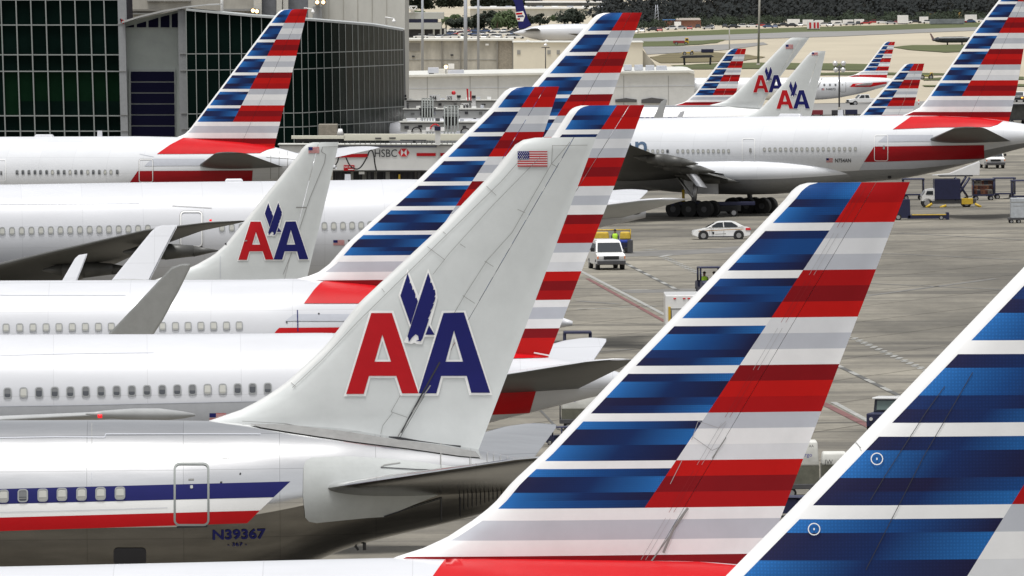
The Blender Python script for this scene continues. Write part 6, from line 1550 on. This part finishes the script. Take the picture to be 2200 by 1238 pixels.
slab('red_stripe', [(722, 338), (790, 330), (790, 338)] and [(720, 338.5), (728, 335), (746, 331.5), (790, 330.5), (790, 338)], Y-.06, .1, LOGOR, r, org)
slab('red_stripe', R4(895, 329, 936, 335.5), Y-.06, .1, LOGOR, r, org); slab('red_stripe', R4(946, 329, 1000, 335.5), Y-.06, .1, LOGOR, r, org)
slab('upper_beam', R4(626, 292, 740, 298.5), Y+4, 1.5, mat('cream_beam', (.62, .60, .50), .6), r, org); slab('upper_beam', R4(739, 288.5, 1000, 302), Y+4, 2, mat('cream_beam', (.62, .6, .5), .6), r, org)
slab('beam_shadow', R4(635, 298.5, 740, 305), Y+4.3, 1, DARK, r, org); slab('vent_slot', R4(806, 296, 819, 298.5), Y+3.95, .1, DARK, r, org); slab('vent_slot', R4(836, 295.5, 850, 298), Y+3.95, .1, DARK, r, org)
slab('equipment_shelf', R4(860, 300.5, 916, 303), Y+3.9, 1, DGREY, r, org); slab('equipment_shelf', R4(742, 303, 765, 305), Y+3.9, 1, DARK, r, org)
slab('service_post', R4(935, 281, 946, 312), Y-1, 1, BW, r, org); slab('post_cap', R4(933.5, 272, 946.5, 281), Y-1.1, 1.3, NAVY, r, org)
slab('tunnel_seam', R4(940, 312, 942.5, 366), Y-.15, .2, BW, r, org)
for k in range(22): slab('roof_stud', R4(740+k*11, 307, 741.5+k*11, 309.5), Y-.3, .2, DGREY, r, org)
b = text_flat('HSBC', 805, 337.5, 16.5, 48, -.005, 0, .0)
for v in b.verts: v.co = unY(v.co.x, v.co.y, Y-.05)-org
bmo('sign_lettering', b, DARK, r)
def h2(x, y): return (855.2+x, 328+y)
hx = [(0, 0), (6.1, -8.5), (18.5, -8.5), (24.6, 0), (18.5, 8.5), (6.1, 8.5)]
slab('hexagon_sign', [h2(*p) for p in hx], Y-.04, .05, PWHITE, r, org)
for tri in (((0, 0), (6.1, -8.5), (6.1, 8.5)), ((24.6, 0), (18.5, 8.5), (18.5, -8.5)), ((6.1, -8.5), (18.5, -8.5), (12.3, 0)), ((6.1, 8.5), (12.3, 0), (18.5, 8.5))):
    slab('hexagon_red_field', [h2(*p) for p in tri], Y-.06, .03, REDP, r, org)
slab('notice_board', R4(738.5, 355, 761.5, 367), Y-.1, .08, LOGOR, r, org)
b = text_flat('NO', 740, 361, 4, 8)
for v in b.verts: v.co = unY(v.co.x, v.co.y, Y-.13)-org
bmo('notice_lettering', b, PWHITE, r)
slab('notice_line', R4(750, 358, 759, 359.5), Y-.13, .04, PWHITE, r, org); slab('notice_line', R4(748, 363.5, 760, 365), Y-.13, .04, PWHITE, r, org)
def cable(name, pts, par, org, Y, w=.06, m=BLACK):
    P_ = [unY(u, v, Y)-org for u, v in pts]; bm = bmesh.new()
    Q = []
    for i in range(len(P_)-1):
        p0 = P_[max(0, i-1)]; p1 = P_[i]; p2 = P_[i+1]; p3 = P_[min(len(P_)-1, i+2)]
        for k in range(6):
            t = k/6; Q.append(.5*((2*p1)+(p2-p0)*t+(2*p0-5*p1+4*p2-p3)*t*t+(3*p1-p0-3*p2+p3)*t**3))
    Q.append(P_[-1])
    for a, c in zip(Q, Q[1:]): cyl(bm, a, c, w, n=6)
    bmesh.ops.remove_doubles(bm, verts=bm.verts[:], dist=.0005); bmo(name, bm, m, par)
cable('cable', [(728, 338), (724, 350), (716, 361)], r, org, Y-.5); cable('cable', [(743, 338), (752, 356), (766, 363.5), (777, 357), (789, 337)], r, org, Y-.5)
cable('cable', [(790, 335), (793, 326), (799, 323.5), (803, 334), (806, 355), (809, 368)], r, org, Y-.5)
slab('underframe', R4(715, 366.5, 915, 369.5), Y+.4, 2, DGREY, r, org)
rr = random.Random(8)
for k in range(16):
    u = 716+k*12.5; slab('underframe_post', R4(u, 368, u+rr.uniform(3, 9), 402), Y+rr.uniform(1, 3), 1, rr.choice((DARK, DARK, DGREY, LINE)), r, org)
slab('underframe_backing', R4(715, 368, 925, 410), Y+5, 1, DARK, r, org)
slab('white_panel', R4(771, 369, 783, 374.5), Y+.3, .4, PWHITE, r, org); slab('yellow_post', R4(856, 375, 860, 390), Y+.3, .4, YEL, r, org)
bz = [(930., (860, 264, 1090, 284), 'lowest white passenger bridge of the cluster right of the curved glass'), (960., (868, 236, 1060, 254), 'middle white passenger bridge of the cluster right of the curved glass'), (990., (866, 217, 1110, 237), 'upper white passenger bridge below the pale ramp building')]
BR = []
for Yb, mn, lb in bz: BR.append(bridge(lb, Yb, mn, BW, legs=(mn[0]+30, mn[2]-40)))
rr = random.Random(21)
for (r, org), (Yb, mn, lb) in zip(BR, bz):
    for k in range(9):
        u = mn[0]+8+k*(mn[2]-mn[0]-20)/9+rr.uniform(-4, 4); w = rr.uniform(3, 12); h = rr.uniform(2, 8)
        slab('roof_unit', R4(u, mn[1]-h-2, u+w, mn[1]-1), Yb+rr.uniform(.2, 2), 1.2, rr.choice((BW, BW, LGREY, DGREY, PWHITE)), r, org)
    for k in range(7):
        u = mn[0]+12+k*(mn[2]-mn[0]-20)/7+rr.uniform(-5, 5); slab('side_opening', R4(u, mn[1]+rr.uniform(4, 7), u+rr.uniform(4, 10), mn[1]+rr.uniform(9, 14)), Yb-.1, .12, rr.choice((DGREY, DARK, LGREY, LINE)), r, org)
r, org = BR[2]; Y = 985.
for (a, b, c, d), tx in (((922, 204, 939, 217), '344'), ((959, 205, 973, 216), 'X72'), ((991, 222, 1008, 237), 'X9'), ((1012, 222, 1020, 237), 'D')):
    slab('gate_sign', R4(a, b, c, d), Y, .3, PWHITE, r, org); t = text_flat(tx, a+1.5, d-2.5, d-b-5, c-a-3, 0, 0, .03)
    for v in t.verts: v.co = unY(v.co.x, v.co.y, Y-.05)-org
    bmo('gate_sign_number', t, DARK, r)
for u0, u1, v0, v1, m in ((939, 945, 204, 217, PWHITE), (971, 979, 204, 216, PWHITE), (982, 989, 209, 216, PWHITE), (1014, 1022, 211, 232, PWHITE), (868, 873, 217, 245, PWHITE)): slab('service_post', R4(u0, v0, u1, v1), Y-.4, .6, m, r, org)
for u0, u1, v0, v1 in ((981.5, 990, 205, 210), (1013.5, 1022, 205.5, 211), (868, 873, 204, 209), (869, 874, 211, 215)): slab('post_cap', R4(u0, v0, u1, v1), Y-.5, .8, DARK, r, org)
p = unY(974.5, 200, Y)-org; bm = bmesh.new(); bmesh.ops.create_uvsphere(bm, u_segments=16, v_segments=10, radius=.23); o = bmo('red_valve', bm, REDP, r, True); o.location = p
slab('red_bar', [(1002, 191), (1006, 191), (1007, 216), (1004, 216)], Y, .2, REDP, r, org); slab('red_bar', R4(1010, 196, 1013, 216), Y, .2, REDP, r, org)
def stair_tower(u0, u1, v0, v1, Y, label):
    p = unY((u0+u1)/2, v1, Y); org = Vector((p.x, Y, 0)); r = empty('stair_tower', org, 0, label, 'stair tower', 'caged stair towers by the gates')
    for k in range(5):
        u = u0+(u1-u0)*k/4; a = unY(u, v0, Y)-org; b = unY(u, GV0(Y), Y)-org; cylo('post', a, b, .07, MULL, r, n=6)
    for k in range(5):
        v = v0+(v1-v0)*k/4; a = unY(u0, v, Y)-org; b = unY(u1, v, Y)-org; cylo('rail', a, b, .06, MULL, r, n=6)
        a2 = a+Vector((0, 1.5, 0)); cylo('rail', a, a2, .05, MULL, r, n=6)
    slab('landing', R4(u0, v1-3, u1, v1), Y, 1.8, DGREY, r, org)
    bm = bmesh.new(); cyl(bm, unY((u0+u1)/2, v1, Y+1)-org, unY((u0+u1)/2, v1+20, Y+1)-org, .9, .5, 14); bmo('drum', bm, DGREY, r)
stair_tower(907, 930, 212, 232, 950, 'caged steel stair tower, left one of the two among the bridges'); stair_tower(955, 984, 228, 250, 925, 'caged steel stair tower, right one of the two among the bridges')
# small ramp clutter: hoops, tanks
for i, (u, v, Yq) in enumerate(((895, 281, 900), (935, 275, 900), (1000, 283, 900))):
    p = unY(u, v, Yq); r2 = empty('equipment_trolley', (p.x, Yq, p.z-.3), 0, ['trolley with a black hoop on the lowest bridge roof', 'small trolley with red hose on the lowest bridge roof', 'grey slatted trolley on the lowest bridge roof, rightmost'][i], 'trolley')
    boxo('tray', -.9, .9, -.4, .4, 0, .35, (BW, PWHITE, LGREY)[i], r2, .02); bm = bmesh.new()
    pts = [(math.cos(a)*.45, -.45, .2+math.sin(a)*.45) for a in [math.pi*k/8 for k in range(9)]]
    for a, b in zip(pts, pts[1:]): cyl(bm, a, b, .07, n=6)
    bmesh.ops.remove_doubles(bm, verts=bm.verts[:], dist=.0005); bmo('hoop', bm, (BLACK, REDP, BLACK)[i], r2)
# ---- pale ramp building
YL = 1428.; org = Vector((unY(1170, 230, YL).x, YL, 0)); r = empty('ramp_building', org, 0, 'long low pale ramp building behind the bridges with a flat roof', 'building')
slab('wall', [(864, 166), (1100, 162), (1480, 156), (1492, 160), (1492, 238), (864, 242)], YL, 60, CLAD, r, org)
slab('roof_edge', [(864, 161.5), (1100, 157.5), (1480, 151.5), (1492, 153), (1492, 160), (1480, 156), (1100, 162), (864, 166)], YL-.5, 61, ROOFW, r, org)
for u in (918, 1010, 1070, 1160, 1250, 1340, 1436): slab('wall_seam', R4(u-.5, 163, u+.5, 240), YL-.05, .1, LINE, r, org)
slab('wall_seam', [(864, 190.5), (1492, 184), (1492, 185), (864, 191.5)], YL-.05, .1, LGREY, r, org)
slab('dark_opening', [(1322, 214), (1345, 211), (1368, 214), (1368, 220), (1322, 220)], YL-.2, .3, DGREY, r, org); slab('dark_opening', [(1378, 214), (1400, 210), (1430, 214), (1430, 222), (1378, 222)], YL-.2, .3, DGREY, r, org)
GH = 'roof units on the pale ramp building'
for i, (u0, u1, v0, v1, m) in enumerate(((919, 943, 144, 158, LGREY), (932, 962, 147, 161, ROOFW), (962, 997, 149, 162, LGREY), (1340, 1358, 138, 152, LGREY), (1363, 1382, 138, 152, LGREY), (1387, 1406, 139, 152, LGREY), (1410, 1433, 140, 153, LGREY))):
    p = unY((u0+u1)/2, v1, YL+8); o_ = Vector((p.x, YL+8, p.z-.4)); q = empty('roof_unit', o_, 0, ['grey roof unit behind the lit lamp, leftmost', 'pale sloped roof unit below the lit lamp', 'long grey roof unit right of the lit lamp', 'boxy roof unit nearest the tall striped fin', 'second boxy roof unit right of the tall striped fin', 'third boxy roof unit right of the tall striped fin', 'last boxy roof unit, near the small striped fin'][i], 'roof unit', GH)
    w_ = unY(u1, v1, YL+8).x-unY(u0, v1, YL+8).x; h_2 = (v1-v0)/(F/YL)
    boxo('casing', -w_/2, w_/2, 0, 3, h_2*.45, h_2+.3, m, q, .05, .04); boxo('base', -w_/2*.8, w_/2*.8, .2, 2.8, 0, h_2*.45, DARK, q)
p = unY(958, 144, YL+6); q = empty('roof_lamp', (p.x, YL+6, p.z-.8), 0, 'lit warm lamp on the roof units of the pale building', 'lamp'); bm = bmesh.new(); bmesh.ops.create_uvsphere(bm, u_segments=12, v_segments=8, radius=.26); o = bmo('bulb', bm, WARM, q, True); o.location = (0, 0, .8); cylo('stem', (0, 0, -1), (0, 0, .6), .06, DGREY, q)
# ---- concrete yard wall and cream wall
YY_ = 1960.; org = Vector((unY(985, 150, YY_).x, YY_, 0)); r = empty('concrete_building', org, 0, 'long stained concrete building wall beneath the car park', 'building')
slab('wall', R4(862, 88, 1103, GV0(YY_)), YY_, 40, CONC, r, org); slab('coping', R4(860, 84.5, 1104, 88), YY_-.6, 42, CONCL, r, org)
for u, w in ((868, 2), (948, 2.5), (988, 2.5), (1067, 3), (1101, 3)): slab('pilaster', R4(u, 88, u+w, GV0(YY_)), YY_-.4, .5, mat('dark_pilaster', (.22, .21, .19), .8), r, org)
slab('recess_panel', R4(1070, 88, 1100, GV0(YY_)), YY_-.1, .1, mat('brown_concrete', (.3, .27, .22), .8), r, org); slab('patch_panel', R4(879, 93, 902, 110), YY_-.1, .1, mat('dark_pilaster', (.2, .2, .2), .8), r, org)
for u, v in ((885, 120), (968, 117)): slab('wall_vent', R4(u, v, u+6, v+3), YY_-.15, .1, DARK, r, org)
slab('wall_lamp', R4(1043, 94, 1050, 98), YY_-.3, .2, PWHITE, r, org); slab('wall_joint', R4(864, 128, 1066, 129), YY_-.08, .1, LINE, r, org); slab('white_cabinet', R4(963, 137, 976, 148), YY_-3, 1, PWHITE, r, org)
YX = 1900.; org = Vector((unY(1240, 150, YX).x, YX, 0)); r = empty('cream_building', org, 0, 'plain cream walled building below the white cargo jet', 'building')
slab('wall', R4(1103, 92, 1381, GV0(YX)), YX, 30, CREAM, r, org); slab('roof', R4(1101, 90, 1383, 92), YX-.3, 31, ROOFW, r, org)
for u in (1111, 1176, 1196): slab('wall_vent', R4(u, 108, u+7, 117), YX-.1, .1, LINE, r, org)
slab('buttress', [(1381, 108), (1418, 150), (1418, GV0(YX)), (1381, GV0(YX))], YX+2, 24, CONC, r, org)
for u in (1133, 1173): slab('roof_dome', [(u-5, 91), (u-3, 87), (u+1, 85.5), (u+5, 87), (u+6, 91)], YX+2, 2, PWHITE, r, org)
# ---- low office with blue bands
YO = F/sc(80); org = Vector((unY(905, 80, YO).x, YO, 0)); r = empty('office_building', org, 0, 'low white office with dark blue window bands and a glass gable, beyond the car park', 'building')
OW = mat('office_white', (.42, .43, .41), .7, noise=.1); OB = mat('office_blue_band', (.012, .016, .055), .3)
slab('wall', R4(860, 62, 958, GV0(YO)), YO+1, 30, DARK, r, org); slab('upper_storey', R4(860, 49, 948, 63), YO-1, 30, OW, r, org); slab('window_band', R4(862, 41, 940, 49), YO+.5, 26, OB, r, org); slab('top_storey', R4(860, 27, 953, 41), YO, 25, OW, r, org)
for u in (872, 908, 930, 945, 954): slab('column', R4(u, 62, u+4, GV0(YO)), YO-.5, 1, OW, r, org)
GF = mat('white_gable_frame', (.6, .6, .58), .6)
for a, b in (((867, 27), (878, 14)), ((878, 14), (886, 27)), ((867, 27), (886, 27)), ((878, 14), (896, 14)), ((886, 27), (896, 14)), ((882, 14), (890, 27))): 
    p, q = unY(*a, YO-.5)-org, unY(*b, YO-.5)-org; cylo('gable_frame', p, q, .22, GF, r, n=6)
# ---- long hangars far away
YHN = F/sc(36); org = Vector((unY(1215, 36, YHN).x, YHN, 0)); r = empty('hangar', org, 0, 'long pale hangar row with cars on its roof line at the top centre', 'hangar')
slab('wall', R4(1010, 19, 1320, GV0(YHN)), YHN, 60, CONCL, r, org); slab('roof', R4(1005, 15.5, 1325, 19), YHN-1, 62, PWHITE, r, org); slab('upper_wall', R4(1130, 6, 1300, 13), YHN+100, 40, mat('blue_grey_wall', (.16, .17, .19), .8, noise=.5, nscale=.05), r, org); slab('upper_roof', R4(1128, 3, 1302, 6), YHN+98, 42, PWHITE, r, org)
for k in range(9): slab('roof_box', R4(1020+k*33, 13, 1034+k*33, 16), YHN+3, 4, PWHITE if k % 2 else LGREY, r, org)
# ================================================================== LIGHT
w = D.worlds.new('World'); scn.world = w; w.use_nodes = True
nt = w.node_tree; sk = nt.nodes.new('ShaderNodeTexSky'); sk.sky_type = 'NISHITA'; sk.sun_disc = False
EL, AZ = 76., 205.
sk.sun_elevation = math.radians(EL); sk.sun_rotation = math.radians(AZ); sk.air_density = 1.; sk.dust_density = 4.; sk.ozone_density = .6
hs = nt.nodes.new('ShaderNodeHueSaturation'); hs.inputs['Saturation'].default_value = .14; nt.links.new(sk.outputs[0], hs.inputs['Color']); ad = nt.nodes.new('ShaderNodeMix'); ad.data_type = 'RGBA'; ad.blend_type = 'ADD'; ad.inputs[0].default_value = 1; ad.inputs[7].default_value = (1.35, 1.4, 1.5, 1); nt.links.new(hs.outputs[0], ad.inputs[6]); nt.links.new(ad.outputs[2], nt.nodes['Background'].inputs[0]); nt.nodes['Background'].inputs[1].default_value = .10
sl_ = D.lights.new('sun', 'SUN'); sl_.energy = 2.7; sl_.angle = math.radians(16); sl_.color = (1, .98, .95)
so = D.objects.new('sun', sl_); COL.objects.link(so)
az, el = math.radians(AZ), math.radians(EL)
d = Vector((math.sin(az)*math.cos(el), math.cos(az)*math.cos(el), math.sin(el)))
so.rotation_euler = d.to_track_quat('Z', 'Y').to_euler()
so.location = (0, 300, 200)
scn.view_settings.view_transform = 'Standard'; scn.view_settings.look = 'None'; scn.view_settings.exposure = 0.07; scn.view_settings.gamma = 1
scn.render.resolution_x = 1024; scn.render.resolution_y = 576
scn.render.engine = 'CYCLES'

for o in D.objects:
    l = o.get('label')
    if l and len(l.split()) > 16: print('LONG', len(l.split()), l)
